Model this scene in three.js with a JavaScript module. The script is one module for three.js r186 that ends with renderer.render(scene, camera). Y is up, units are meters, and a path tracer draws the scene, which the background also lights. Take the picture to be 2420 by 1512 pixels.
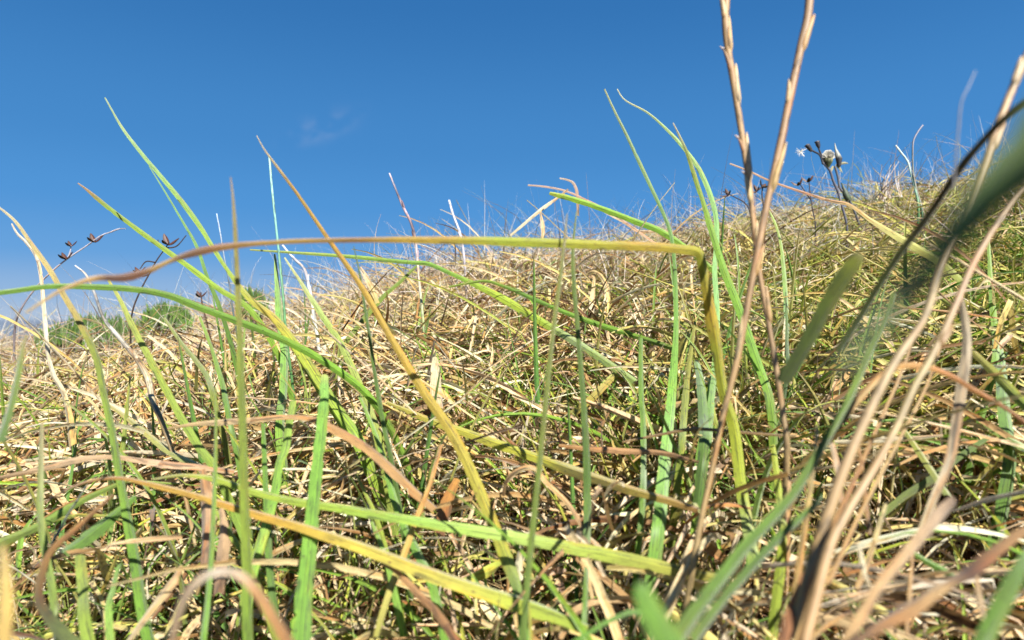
import * as THREE from 'three';
import { mergeGeometries } from 'three/addons/utils/BufferGeometryUtils.js';

// ---------------------------------------------------------------- camera, sky, sun, exposure
const EYE = 0.34, TH = Math.tan(25 * Math.PI / 180), EXPOSURE = 3.0;
const scene = new THREE.Scene();
const camera = new THREE.PerspectiveCamera(50, 1.6, 0.01, 2000);
camera.position.set(0, EYE, 0);
camera.lookAt(0, EYE, -10);
camera.focus = 0.72;
camera.userData.fStop = 9;
const renderer = new THREE.WebGLRenderer({ antialias: true });
renderer.toneMapping = THREE.LinearToneMapping;
renderer.toneMappingExposure = EXPOSURE;
renderer.shadowMap.enabled = true;

let seed = 20240611;
const R = () => { seed = (seed + 0x6d2b79f5) | 0; let t = Math.imul(seed ^ (seed >>> 15), 1 | seed); t = (t + Math.imul(t ^ (t >>> 7), 61 | t)) ^ t; return ((t ^ (t >>> 14)) >>> 0) / 4294967296; };
const rr = (a, b) => a + (b - a) * R();
const gauss = () => Math.sqrt(-2 * Math.log(R() + 1e-9)) * Math.cos(6.283185 * R());
const { clamp, smoothstep, lerp } = THREE.MathUtils;
const hash = (x, y, z = 0) => { let n = Math.imul(x | 0, 374761393) + Math.imul(y | 0, 668265263) + Math.imul(z | 0, 2147483647 - 58); n = Math.imul(n ^ (n >>> 13), 1274126177); return ((n ^ (n >>> 16)) >>> 0) / 4294967296; };
function noise(x, y, z = 0) {
  const i = Math.floor(x), j = Math.floor(y), f = x - i, g = y - j, u = f * f * (3 - 2 * f), v = g * g * (3 - 2 * g);
  return lerp(lerp(hash(i, j, z), hash(i + 1, j, z), u), lerp(hash(i, j + 1, z), hash(i + 1, j + 1, z), u), v);
}
const fbm = (x, y, z = 0) => 0.55 * noise(x, y, z) + 0.28 * noise(2.1 * x, 2.1 * y, z + 1) + 0.17 * noise(4.3 * x, 4.3 * y, z + 2);
const SUN = new THREE.Vector3(2.1, 4.7, 4.6).normalize(), RAD = Math.PI / 180; // toward the sun: behind and to one side, 43 degrees up
const lin = (hex) => { const c = new THREE.Color(hex); return [c.r, c.g, c.b]; };

{ // clear deep blue sky, paler at the horizon, one faint scrap of cloud
  const W = 2048, H = 1024, data = new Float32Array(W * H * 4);
  const stops = [[-90, '#8f9fb4'], [-2, '#93a6c4'], [0, '#b2c5dc'], [2.2, '#92b6de'], [5, '#68a3dd'], [9, '#5296d7'], [14, '#478acb'], [25, '#3473b4'], [45, '#255c9b'], [90, '#1c4a86']].map(([e, h]) => [e, lin(h)]);
  const cloudAz = Math.atan2(-1, (762 - 1209.5) / 1209.5 * TH * 1.6);
  for (let r = 0; r < H; r++) {
    const e = (r + 0.5) / H * 180 - 90;
    let k = 0; while (k < stops.length - 2 && stops[k + 1][0] < e) k++;
    const t = clamp((e - stops[k][0]) / (stops[k + 1][0] - stops[k][0]), 0, 1), s = t * t * (3 - 2 * t) * 0.4 + t * 0.6;
    for (let c = 0; c < W; c++) {
      const az = ((c + 0.5) / W - 0.5) * 2 * Math.PI, o = (r * W + c) * 4;
      const dx = (az - cloudAz) * 57.3, dy = (e - 15.1) - 0.36 * dx;
      const body = Math.exp(-Math.pow(dx / 2.1, 2) - Math.pow(dy / 0.85, 2)), tex = fbm(dx * 0.75 + 40, dy * 1.1 + 40, 7);
      const a = e > 8 && e < 22 ? clamp(body * smoothstep(tex, 0.36, 0.75) * 0.22, 0, 0.25) : 0;
      const cl = [0.56, 0.6, 0.72], glow = 1 + 1.6 * Math.exp(-Math.acos(clamp(Math.cos(e * RAD) * (Math.cos(az) * SUN.x + Math.sin(az) * SUN.z) + Math.sin(e * RAD) * SUN.y, -1, 1)) / RAD / 24);
      for (let q = 0; q < 3; q++) data[o + q] = lerp(lerp(stops[k][1][q], stops[k + 1][1][q], s), cl[q], a) * glow / EXPOSURE;
      data[o + 3] = 1;
    }
  }
  const sky = new THREE.DataTexture(data, W, H, THREE.RGBAFormat, THREE.FloatType);
  sky.mapping = THREE.EquirectangularReflectionMapping; sky.magFilter = THREE.LinearFilter; sky.needsUpdate = true;
  scene.background = sky; scene.environment = sky;
}
const sun = new THREE.DirectionalLight(new THREE.Color(1, 0.95, 0.86), 5);
sun.target.position.set(0, 0.2, -1); sun.position.copy(sun.target.position).addScaledVector(SUN, 7); scene.add(sun.target);
sun.castShadow = true; sun.shadow.mapSize.set(4096, 4096);
Object.assign(sun.shadow.camera, { left: -4, right: 4, top: 4, bottom: -4, near: 0.1, far: 20 });
scene.add(sun);

// ---------------------------------------------------------------- the hillside
const g2 = (x, d, cx, cd, s) => Math.exp(-((x - cx) ** 2 + (d - cd) ** 2) / (2 * s * s));
// the few dark hollows in the sward
const hollow = (x, d) => g2(x, d, 0.235, 0.39, 0.05) + g2(x, d, -0.14, 0.36, 0.06) + 0.8 * g2(x, d, 0.5, 0.85, 0.09) + 0.6 * g2(x, d, -0.02, 0.5, 0.05);
// height of the grass canopy over the eye, x across, d ahead
function canopy(x, d) {
  let f = 0.245 * d, a = Math.max(0, d - 1.3);
  f -= a < 1.5 ? 0.12 * a * a : 0.27 + 0.36 * (a - 1.5);
  const xs = 4 * Math.tanh(x / 4);
  let h = -0.2135 + Math.max(f, -14) + 0.15 * xs * clamp(1 - (d - 2.6) / 6, 0, 1);
  h += -0.05 * g2(x, d, -0.55, 1.55, 0.32) - 0.06 * g2(x, d, 0.5, 1.6, 0.24) - 0.05 * g2(x, d, -1.3, 1.7, 0.35) - 0.05 * g2(x, d, 1.35, 1.75, 0.25) + 0.035 * g2(x, d, 0.98, 1.6, 0.22) + 0.03 * g2(x, d, -0.12, 1.5, 0.16);
  h += (fbm(x * 3.1 + 10, d * 3.1 + 5, 3) - 0.5) * 0.05 * smoothstep(d, 0.35, 0.9) + (fbm(x * 7 + 1, d * 7 + 8, 4) - 0.5) * 0.09 * smoothstep(d, 0.7, 1.3);
  h -= lerp(lerp(0.078, 0.045, smoothstep(x, -0.9, 0.1)), 0.03, smoothstep(x, 0.3, 0.9)) * smoothstep(d, 0.8, 1.5);
  h -= hollow(x, d) * 0.06;
  if (d < 0) h = -0.2135 + 0.15 * xs + 0.05 * d;
  return Math.max(h, -14);
}
const THICK = 0.13;
const soilY = (x, d) => EYE + canopy(x, d) - THICK + (fbm(x * 9, d * 9, 11) - 0.5) * 0.02;
const canopyY = (x, d) => EYE + canopy(x, d);

const px = (X, Y, d) => new THREE.Vector3((X - 1209.5) / 1209.5 * TH * 1.6 * d, EYE + (756 - Y) / 756 * TH * d, -d);
function canopyDepth(X, Y) {
  const u = (X - 1209.5) / 1209.5 * TH * 1.6, v = (756 - Y) / 756 * TH;
  for (let d = 0.12; d < 2.6; d += 0.01) if (v * d < canopy(u * d, d)) return d;
  return 99;
}

{
  const axis = (near, far, step, growth) => { const a = []; let v = 0, s = step; while (v < far) { a.push(v); v += s; if (v > near) s *= growth; } a.push(far); return a; };
  const right = axis(2.6, 400, 0.045, 1.22), xs = [...right.slice(1).map((v) => -v).reverse(), ...right];
  const zs = [...axis(0.6, 300, 0.06, 1.4).slice(1).reverse().map((v) => v), ...axis(3.2, 500, 0.045, 1.22).map((v) => -v)];
  const pos = [], uv = [], idx = [];
  zs.forEach((z) => xs.forEach((x) => { pos.push(x, soilY(x, -z), z); uv.push(x, z); }));
  const n = xs.length;
  for (let j = 0; j < zs.length - 1; j++) for (let i = 0; i < n - 1; i++) { const a = j * n + i, b = a + 1, c = a + n, e = c + 1; idx.push(a, b, c, b, e, c); }
  const geo = new THREE.BufferGeometry();
  geo.setAttribute('position', new THREE.Float32BufferAttribute(pos, 3)); geo.setAttribute('uv', new THREE.Float32BufferAttribute(uv, 2)); geo.setIndex(idx); geo.computeVertexNormals();
  const S = 512, px_ = new Uint8Array(S * S * 4);
  for (let y = 0; y < S; y++) for (let x = 0; x < S; x++) {
    const a = fbm(x / 40, y / 40, 21), b = noise(x / 3, y / 3, 22), o = (y * S + x) * 4, v = 0.55 + 0.6 * a + 0.35 * (b - 0.5);
    px_[o] = clamp(78 * v, 0, 255); px_[o + 1] = clamp(55 * v, 0, 255); px_[o + 2] = clamp(36 * v, 0, 255); px_[o + 3] = 255;
  }
  const t = new THREE.DataTexture(px_, S, S); t.colorSpace = THREE.SRGBColorSpace; t.wrapS = t.wrapT = THREE.RepeatWrapping; t.magFilter = THREE.LinearFilter; t.repeat.set(4, 4); t.needsUpdate = true;
  const m = new THREE.Mesh(geo, new THREE.MeshStandardMaterial({ name: 'dry soil and litter', map: t, bumpMap: t, bumpScale: 0.004, roughness: 1 }));
  m.name = 'hillside_ground'; m.userData = { kind: 'structure', label: 'brown soil of the grassy bank under the matted grass', category: 'ground' };
  m.receiveShadow = m.castShadow = true; scene.add(m);
}

// ---------------------------------------------------------------- materials
function veinTexture(kind) {
  const W = 64, H = 512, d = new Uint8Array(W * H * 4);
  for (let y = 0; y < H; y++) for (let x = 0; x < W; x++) {
    const u = x / W, o = (y * W + x) * 4;
    let v = 0.86 + 0.1 * Math.sin(u * 6.283 * 9) + 0.12 * (noise(x / 2.2, y / 90, 31) - 0.5) + 0.12 * (noise(x / 9, y / 14, 32) - 0.5);
    let r = 1, g = 1, b = 1;
    const keel = Math.exp(-Math.pow((u - 0.5) / 0.035, 2));
    if (kind === 'green') { v += 0.16 * keel - 0.12 * Math.exp(-Math.pow((Math.abs(u - 0.5) - 0.09) / 0.04, 2)); v -= 0.3 * smoothstep(fbm(x / 7 + 90, y / 26, 38), 0.66, 0.78); const y1 = smoothstep(fbm(x / 30, y / 50, 33), 0.52, 0.75); r = 1 + 0.16 * y1; b = 1 - 0.2 * y1; if (noise(x / 3, y / 5, 36) > 0.88) { v *= 0.72; g = 0.86; } }
    else { v += 0.05 * keel - 0.3 * smoothstep(fbm(x / 26, y / 34, 34), 0.56, 0.78); const br = smoothstep(fbm(x / 20, y / 60, 35), 0.5, 0.8); g = 1 - 0.14 * br; b = 1 - 0.28 * br; if (noise(x / 2.5, y / 4, 37) > 0.9) v *= 0.72; }
    v = clamp(v, 0.2, 1);
    d[o] = clamp(255 * v * r, 0, 255); d[o + 1] = clamp(255 * v * g, 0, 255); d[o + 2] = clamp(255 * v * b, 0, 255); d[o + 3] = 255;
  }
  const t = new THREE.DataTexture(d, W, H); t.colorSpace = THREE.SRGBColorSpace; t.wrapS = t.wrapT = THREE.RepeatWrapping; t.magFilter = THREE.LinearFilter; t.needsUpdate = true;
  return t;
}
const greenTex = veinTexture('green'), strawTex = veinTexture('straw');
const leafMat = (name, map, over) => new THREE.MeshPhysicalMaterial({ name, map, side: THREE.DoubleSide, roughness: 0.92, transmission: 0.38, thickness: 0, clearcoat: 0.14, clearcoatRoughness: 0.36, ior: 1.45, bumpMap: map, bumpScale: 0.0002, ...over });
const M = {
  green: leafMat('living grass leaf', greenTex, { vertexColors: true }),
  straw: leafMat('dead grass leaf', strawTex, { vertexColors: true, transmission: 0.22, clearcoat: 0.16, clearcoatRoughness: 0.45 }),
  stem: new THREE.MeshPhysicalMaterial({ name: 'dry stem', map: strawTex, vertexColors: true, roughness: 0.62, clearcoat: 0.12, clearcoatRoughness: 0.4, side: THREE.DoubleSide }),
  matStraw: leafMat('matted dead leaf', strawTex, { transmission: 0.36, clearcoat: 0.05, clearcoatRoughness: 0.5, specularIntensity: 0.5 }),
  matGreen: leafMat('matted living leaf', greenTex, { transmission: 0.42, clearcoat: 0.08, specularIntensity: 0.6 }),
  fluff: new THREE.MeshPhysicalMaterial({ name: 'white seed fluff', color: new THREE.Color(0.6, 0.58, 0.52), roughness: 0.95, transmission: 0.4, thickness: 0, side: THREE.DoubleSide }),
};
const K = 0.66;
const tone = (hex) => lin(hex).map((v) => clamp(v * K, 0.004, 0.85));
const leafTone = (hex) => { const [r, g, b] = tone(hex).map((v) => v * 0.98); return g > r * 1.02 ? [Math.max(r, g * 0.5), g * 1.08, b * 0.36] : [r, g * 1.04, b * 0.6]; };
const dryTone = (hex) => { const [r, g, b] = tone(hex); return [r * 1.06, g * 1.03, b * 0.8]; };
const pick = (a) => a[Math.floor(R() * a.length)];
const stopAt = (st, t) => { let k = 0; while (k < st.length - 2 && st[k + 1][0] < t) k++; const a = st[k], b = st[Math.min(k + 1, st.length - 1)]; const f = b[0] > a[0] ? clamp((t - a[0]) / (b[0] - a[0]), 0, 1) : 0; return Array.isArray(a[1]) ? a[1].map((v, q) => lerp(v, b[1][q], f)) : lerp(a[1], b[1], f); };

// ---------------------------------------------------------------- shapes
// A leaf of two halves that meet at a keel. points: Vector3[], side(i): unit Vector3, width(t) m, fold: keel depth per half width.
function leafGeometry(P, side, width, fold, color, vScale = 1, ragged) {
  const pos = [], uv = [], col = [], idx = [], n = P.length, T = new THREE.Vector3(), N = new THREE.Vector3(), S = new THREE.Vector3();
  let run = 0;
  const v0 = R() * 3;
  const rows = P.map((p, i) => {
    if (i) run += p.distanceTo(P[i - 1]);
    T.subVectors(P[Math.min(i + 1, n - 1)], P[Math.max(i - 1, 0)]).normalize();
    S.copy(side(i, T)); N.crossVectors(S, T).normalize();
    return { p, S: S.clone(), N: N.clone(), v: v0 + run * 5 * vScale, w: width(i / (n - 1)) / 2, ws: ragged ? [ragged(i / (n - 1), 0), ragged(i / (n - 1), 1)] : [1, 1], c: color ? color(i / (n - 1)) : null };
  });
  for (const [from, to] of [[-1, 0], [0, 1]]) {
    const base = pos.length / 3;
    rows.forEach((r) => {
      for (let k = 0; k <= 2; k++) {
        const s = lerp(from, to, k / 2) * r.ws[from < 0 ? 0 : 1], lift = Math.pow(Math.abs(s), 1.3) * fold * r.w;
        pos.push(r.p.x + r.S.x * s * r.w + r.N.x * lift, r.p.y + r.S.y * s * r.w + r.N.y * lift, r.p.z + r.S.z * s * r.w + r.N.z * lift);
        uv.push(0.5 + s / 2, r.v);
        if (r.c) col.push(r.c[0], r.c[1], r.c[2]);
      }
    });
    for (let i = 0; i < n - 1; i++) for (let k = 0; k < 2; k++) { const a = base + i * 3 + k; idx.push(a, a + 1, a + 3, a + 1, a + 4, a + 3); }
  }
  const g = new THREE.BufferGeometry();
  g.setAttribute('position', new THREE.Float32BufferAttribute(pos, 3)); g.setAttribute('uv', new THREE.Float32BufferAttribute(uv, 2));
  if (col.length) g.setAttribute('color', new THREE.Float32BufferAttribute(col, 3));
  g.setIndex(idx); g.computeVertexNormals();
  return g;
}
function tubeGeometry(P, radius, color, sides = 8) {
  const pos = [], uv = [], col = [], idx = [], n = P.length, T = new THREE.Vector3();
  let ref = new THREE.Vector3(0.31, 0.2, 0.93), run = R();
  P.forEach((p, i) => {
    if (i) run += p.distanceTo(P[i - 1]) * 6;
    T.subVectors(P[Math.min(i + 1, n - 1)], P[Math.max(i - 1, 0)]).normalize();
    const a = ref.clone().addScaledVector(T, -ref.dot(T)).normalize(), b = new THREE.Vector3().crossVectors(T, a); ref = a;
    const r = radius(i / (n - 1)), c = color ? color(i / (n - 1)) : [1, 1, 1];
    for (let k = 0; k <= sides; k++) {
      const q = k / sides * 6.283185, x = Math.cos(q) * r, y = Math.sin(q) * r;
      pos.push(p.x + a.x * x + b.x * y, p.y + a.y * x + b.y * y, p.z + a.z * x + b.z * y); uv.push(k / sides, run); col.push(...c);
    }
  });
  for (let i = 0; i < n - 1; i++) for (let k = 0; k < sides; k++) { const a = i * (sides + 1) + k; idx.push(a, a + 1, a + sides + 1, a + 1, a + sides + 2, a + sides + 1); }
  const g = new THREE.BufferGeometry();
  g.setAttribute('position', new THREE.Float32BufferAttribute(pos, 3)); g.setAttribute('uv', new THREE.Float32BufferAttribute(uv, 2)); g.setAttribute('color', new THREE.Float32BufferAttribute(col, 3));
  g.setIndex(idx); g.computeVertexNormals();
  return g;
}
const curvePts = (V, n) => new THREE.CatmullRomCurve3(V, false, 'centripetal').getSpacedPoints(n);
const used = {};
const named = (n) => { const k = used[n] = (used[n] ?? -1) + 1; return k ? n + '_' + String(k).padStart(3, '0') : n; };
function place(o, name, label, category, group, at) {
  o.name = named(name); o.userData = { label, category }; if (group) o.userData.group = group;
  if (at) o.position.copy(at);
  o.castShadow = o.receiveShadow = true; scene.add(o); return o;
}
function part(parent, name, geo, mat, origin) {
  if (origin) geo.translate(-origin.x, -origin.y, -origin.z);
  const m = new THREE.Mesh(geo, mat); m.name = name; m.castShadow = m.receiveShadow = true; parent.add(m); return m;
}
// world points of a hand-measured line: [X, Y, d?] each, d interpolated from d0 to d1, never behind the canopy's surface by more than the clearance
function line(pts, d0, d1, clear = 0.025, root) {
  const len = [0]; for (let i = 1; i < pts.length; i++) len.push(len[i - 1] + Math.hypot(pts[i][0] - pts[i - 1][0], pts[i][1] - pts[i - 1][1]));
  const V = pts.map(([X, Y, d], i) => { const want = d ?? lerp(d0, d1, len[i] / len[len.length - 1]); return px(X, Y, Math.max(0.05, Math.min(want, canopyDepth(X, Y) - clear))); });
  if (root) { const e = V[V.length - 1], dir = e.clone().sub(V[V.length - 2]).normalize(); V.push(e.clone().addScaledVector(dir, 0.03).add(new THREE.Vector3(0, -0.03, -0.015)), e.clone().addScaledVector(dir, 0.045).add(new THREE.Vector3(0, -0.075, -0.03))); }
  return V;
}
const sunward = sun.position.clone().sub(sun.target.position).normalize();
const eyeAt = new THREE.Vector3(0, EYE, 0);
// one traced leaf: widths as [t, px wide in the 2419 px picture], colours as [t, '#hex']
function leaf(label, pts, d0, d1, widths, colors, o = {}) {
  const V = line(pts, d0, d1, o.clear, o.root), n = Math.max(o.n ?? 0, 54, pts.length * 9), P = curvePts(V, n);
  const cs = colors.map(([t, h]) => [t, o.dry ? dryTone(h) : leafTone(h)]), ph = R() * 9;
  let roll0 = o.roll ?? rr(-35, 35), roll1 = roll0 + (o.twist ?? rr(-30, 30));
  const tp = [0]; // share of the leaf's apparent length up to each point
  for (let i = 1; i <= n; i++) tp.push(tp[i - 1] + P[i].distanceTo(P[i - 1]) / -P[i].z);
  tp.forEach((v, i) => { if (i < n) tp[i] = v / tp[n]; }); tp[n] = 1;
  const view = new THREE.Vector3();
  const mean = P.reduce((a, p) => a - p.z, 0) / P.length;
  { // the leaf turns its face to the sun rather than away from it
    const i = n >> 1, T = P[i + 1].clone().sub(P[i - 1]).normalize(), v = P[i].clone().sub(eyeAt).normalize(), s0 = new THREE.Vector3().crossVectors(T, v).normalize();
    const lit = (a) => { const N = new THREE.Vector3().crossVectors(s0.clone().applyAxisAngle(T, a * Math.PI / 180), T); if (N.dot(v) > 0) N.negate(); return N.dot(sunward); }, mid = (roll0 + roll1) / 2;
    if (!o.keep && (o.away ? lit(-mid) < lit(mid) : lit(-mid) > lit(mid))) { roll0 = -roll0; roll1 = -roll1; }
  }
  const side = (i, T) => { view.subVectors(P[i], eyeAt).normalize(); const s = new THREE.Vector3().crossVectors(T, view).normalize(); return s.applyAxisAngle(T, lerp(roll0, roll1, i / n) * Math.PI / 180); };
  const wd = (t) => stopAt(widths, tp[Math.round(t * n)]) / 1621 * lerp(mean, -P[Math.round(t * n)].z, 0.8) * (1 + 0.1 * (noise(t * 14, ph, 41) - 0.5)) / Math.max(0.6, Math.cos(lerp(roll0, roll1, t) * Math.PI / 180));
  const cf = (t) => { const c = stopAt(cs, tp[Math.round(t * n)]), v = 1 + 0.16 * (noise(t * 22, ph, 43) - 0.5); return c.map((x) => x * v); };
  const torn = (t, h) => 0.94 + 0.12 * (noise(t * 26, ph + 7 * h, 45) - 0.5) - 0.3 * smoothstep(noise(t * 40, ph + 9 * h, 47), 0.86, 0.97);
  const at = P[0].clone(), g = leafGeometry(P, side, wd, o.fold ?? 0.42, cf, 1, torn); g.translate(-at.x, -at.y, -at.z);
  const m = new THREE.Mesh(g, o.mat ?? (o.dry ? M.straw : M.green));
  return place(m, o.name ?? (o.dry ? 'dry_grass_blade' : 'green_grass_blade'), label, o.cat ?? 'grass blade', o.group ?? (o.dry ? 'dry blades standing clear of the mat' : 'living blades standing clear of the mat'), at);
}

// ---------------------------------------------------------------- blades one can point at
leaf('long yellow blade bent at a sharp angle, arching over to a brown tip', [[60, 738], [150, 682], [230, 655], [290, 654], [350, 638], [420, 608], [500, 586], [650, 571], [800, 566], [1100, 566], [1330, 573], [1550, 582], [1612, 587], [1644, 591], [1656, 600], [1660, 618], [1672, 690], [1692, 800], [1712, 930], [1736, 1010], [1755, 1156], [1785, 1331]], 0.25, 0.42, [[0, 5], [0.05, 10], [0.09, 20], [0.12, 9], [0.15, 20], [0.2, 12], [0.3, 14], [0.38, 20], [0.5, 24], [0.66, 25], [0.69, 32], [0.72, 26], [1, 30]], [[0, '#e0c09a'], [0.06, '#d9a878'], [0.072, '#6a3a12'], [0.1, '#7a4418'], [0.12, '#c09848'], [0.135, '#643a10'], [0.17, '#94641c'], [0.22, '#b48c38'], [0.29, '#946818'], [0.33, '#c09a20'], [0.37, '#c0a41c'], [0.42, '#aab41c'], [0.52, '#b8b01c'], [0.57, '#c4a41c'], [0.63, '#b8b81e'], [0.675, '#e0b826'], [0.71, '#c4c428'], [0.86, '#b4c02a'], [1, '#a4c030']], { roll: -28, twist: 6, fold: 0.5, n: 120 });
leaf('straight orange-yellow blade with a withered white tip, turning green toward its base', [[606, 320], [622, 350], [645, 382], [700, 456], [780, 572], [850, 672], [930, 810], [1000, 925], [1060, 1010], [1098, 1080], [1150, 1200], [1190, 1300], [1225, 1400], [1242, 1515]], 0.46, 0.33, [[0, 2], [0.05, 7], [0.2, 12], [0.45, 26], [0.6, 33], [0.68, 20], [0.8, 34], [1, 34]], [[0, '#d8cfe0'], [0.05, '#d6b7a0'], [0.08, '#c9a050'], [0.25, '#d2a83a'], [0.42, '#d3b64a'], [0.56, '#c2bf4c'], [0.64, '#9ab03c'], [0.7, '#6f9a34'], [0.8, '#56a138'], [1, '#3f9434']], { root: 1, roll: -20, twist: 45 });
leaf('upright olive blade with a bluntly dried tip, from the crest line to the bottom edge', [[545, 418], [551, 470], [557, 560], [563, 700], [569, 860], [575, 1030], [580, 1200], [585, 1350], [589, 1520]], 0.31, 0.28, [[0, 3], [0.06, 9], [0.25, 17], [0.5, 23], [1, 27]], [[0, '#b99a86'], [0.08, '#a89a58'], [0.25, '#8e9a3a'], [0.5, '#93a83a'], [0.7, '#74a03a'], [0.85, '#4e9a34'], [1, '#45a03c']], { root: 1, roll: 15, twist: 12 });
leaf('tallest pale-tipped blade, bluish green above and broad yellow-green below', [[248, 230], [288, 300], [338, 366], [384, 420], [424, 468], [470, 530], [500, 578], [540, 640], [592, 706], [650, 752], [705, 822], [762, 910], [812, 985], [850, 1040]], 0.62, 0.5, [[0, 3], [0.1, 8], [0.25, 13], [0.38, 9], [0.55, 22], [0.68, 34], [0.85, 28], [1, 24]], [[0, '#b6c9e6'], [0.15, '#9fc4b8'], [0.3, '#9cc070'], [0.4, '#a8bf58'], [0.5, '#d0b848'], [0.58, '#b8bf34'], [0.75, '#9dbf30'], [1, '#a3b03a']], { root: 1, roll: 20, twist: 20 });
leaf('thin green blade crossing just behind the tallest pale-tipped blade', [[352, 392], [394, 460], [432, 524], [466, 584], [490, 655], [518, 722]], 0.85, 0.8, [[0, 2], [0.3, 6], [0.6, 10], [1, 12]], [[0, '#8fc0cc'], [0.4, '#78b49a'], [0.55, '#4e9340'], [1, '#4c9a3a']], { root: 1 });
leaf('leaning yellow-edged green blade with a brown tip, pointing at the upper corner', [[184, 432], [206, 448], [262, 494], [330, 545], [395, 592], [450, 632], [520, 684], [590, 730]], 0.72, 0.66, [[0, 3], [0.08, 10], [0.4, 13], [0.8, 14], [1, 13]], [[0, '#b08a80'], [0.06, '#9c8040'], [0.12, '#8fa840'], [0.5, '#a2c046'], [1, '#8db83a']], { root: 1, roll: -30 });
leaf('long glossy green blade lying almost level, entering at the picture edge', [[-25, 692], [40, 684], [110, 675], [200, 675], [330, 683], [400, 697], [480, 728], [560, 757], [640, 788], [760, 850], [870, 935]], 0.42, 0.5, [[0, 12], [0.3, 17], [0.5, 19], [1, 18]], [[0, '#6f9a2a'], [0.3, '#6e9c22'], [0.45, '#62a01e'], [0.6, '#8cc23a'], [1, '#94b83e']], { root: 1, roll: 35, twist: -50, fold: 0.6 });
leaf('pale green blade with a knee, thin beyond the knee and broad yellow-green below it', [[590, 590], [700, 597], [840, 607], [975, 620], [1010, 622], [1060, 643], [1180, 700], [1290, 765], [1400, 832], [1500, 900]], 0.9, 0.72, [[0, 4], [0.2, 10], [0.4, 11], [0.5, 20], [1, 17]], [[0, '#c6cfb0'], [0.2, '#a8c880'], [0.38, '#7db050'], [0.46, '#b4c842'], [0.7, '#a8c238'], [1, '#9fb83a']], { clear: 0.05, roll: 10, twist: 20, n: 70 });
leaf('short olive blade rising slantwise to meet the knee of the pale green blade', [[984, 628], [946, 664], [900, 705], [852, 762], [810, 822]], 0.86, 0.74, [[0, 6], [0.3, 13], [1, 12]], [[0, '#7f9a2c'], [0.5, '#859428'], [1, '#a39a3c']], { clear: 0.05, root: 1 });
leaf('thin bright green blade looping over the broad knee blade and down the bank', [[1060, 678], [1110, 668], [1150, 664], [1190, 676], [1260, 706], [1340, 740], [1430, 772], [1520, 800], [1600, 826]], 0.74, 0.66, [[0, 5], [0.4, 11], [0.7, 15], [1, 12]], [[0, '#a3b850'], [0.3, '#5e9a26'], [0.6, '#7cb434'], [1, '#8fae36']], { clear: 0.05 });
leaf('slim olive blade standing straight, broader and greener at the bottom edge, beside the crossing blades', [[1340, 505], [1334, 570], [1324, 660], [1310, 760], [1298, 870], [1286, 990], [1275, 1100], [1262, 1220], [1248, 1360], [1236, 1515]], 0.34, 0.27, [[0, 3], [0.06, 9], [0.3, 14], [0.6, 17], [0.8, 24], [1, 32]], [[0, '#b6a890'], [0.08, '#8f9258'], [0.3, '#7f8a34'], [0.6, '#6f8c2e'], [0.78, '#4e9a30'], [1, '#56902e']], { root: 1, roll: 20 });
leaf('slim dark green blade bowed slightly beside the straight olive one', [[1362, 500], [1354, 590], [1357, 680], [1365, 770], [1372, 860], [1380, 960], [1387, 1080], [1389, 1190], [1388, 1300], [1384, 1420]], 0.42, 0.36, [[0, 3], [0.08, 10], [0.3, 15], [0.45, 22], [0.6, 12], [0.8, 14], [1, 20]], [[0, '#94a07a'], [0.1, '#6f8440'], [0.4, '#4e7a26'], [0.6, '#7c9a40'], [0.75, '#4c9a34'], [1, '#4f7a2a']], { root: 1 });
leaf('tall mint-green strap blade drawn out above into a fine leaning point', [[1428, 210], [1452, 262], [1482, 322], [1512, 386], [1542, 450], [1568, 505], [1585, 552], [1594, 620], [1598, 720], [1597, 810], [1590, 920], [1579, 1040], [1568, 1160], [1562, 1230]], 0.62, 0.48, [[0, 4], [0.1, 9], [0.3, 10], [0.36, 14], [0.42, 22], [0.7, 30], [1, 34]], [[0, '#a9b0cc'], [0.12, '#8fb0b8'], [0.25, '#74a878'], [0.4, '#88c46a'], [0.6, '#84c874'], [0.75, '#66b85a'], [1, '#3f8a44']], { root: 1, roll: -12 });
leaf('curved bluish-green blade arching over with its hooked tip in the sky', [[1458, 210], [1470, 230], [1482, 240], [1530, 266], [1578, 308], [1612, 345], [1650, 396], [1674, 446], [1690, 500], [1695, 560], [1690, 640], [1696, 740], [1690, 860], [1676, 960]], 0.74, 0.6, [[0, 3], [0.08, 5], [0.2, 12], [0.5, 12], [0.8, 18], [1, 22]], [[0, '#dcdce6'], [0.1, '#b8d0d6'], [0.3, '#9ed0c0'], [0.5, '#a8dcd0'], [0.62, '#7cbf8a'], [0.8, '#58b050'], [1, '#3f9440']], { root: 1, roll: -20 });
leaf('olive-tipped green blade in front of the curved bluish one, thickening downward', [[1590, 290], [1606, 322], [1624, 362], [1646, 430], [1671, 508], [1694, 583], [1713, 640], [1735, 695], [1756, 752], [1790, 850], [1822, 950]], 0.6, 0.5, [[0, 3], [0.1, 10], [0.4, 19], [0.7, 21], [1, 18]], [[0, '#c0b6c4'], [0.08, '#8f9a5a'], [0.3, '#8cb84a'], [0.55, '#6cb43a'], [0.75, '#86a83a'], [1, '#8c9a34']], { root: 1, roll: 18 });
leaf('bright lime blade jutting from the crest with a square-cut end', [[1298, 455], [1330, 462], [1372, 474], [1430, 494], [1496, 519], [1562, 545], [1640, 598], [1700, 650]], 0.95, 0.85, [[0, 8], [0.06, 13], [0.5, 15], [1, 14]], [[0, '#b8c05a'], [0.1, '#a2cc3a'], [0.5, '#86c22e'], [1, '#8fae34']], { roll: -30, fold: 0.6 });
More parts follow.
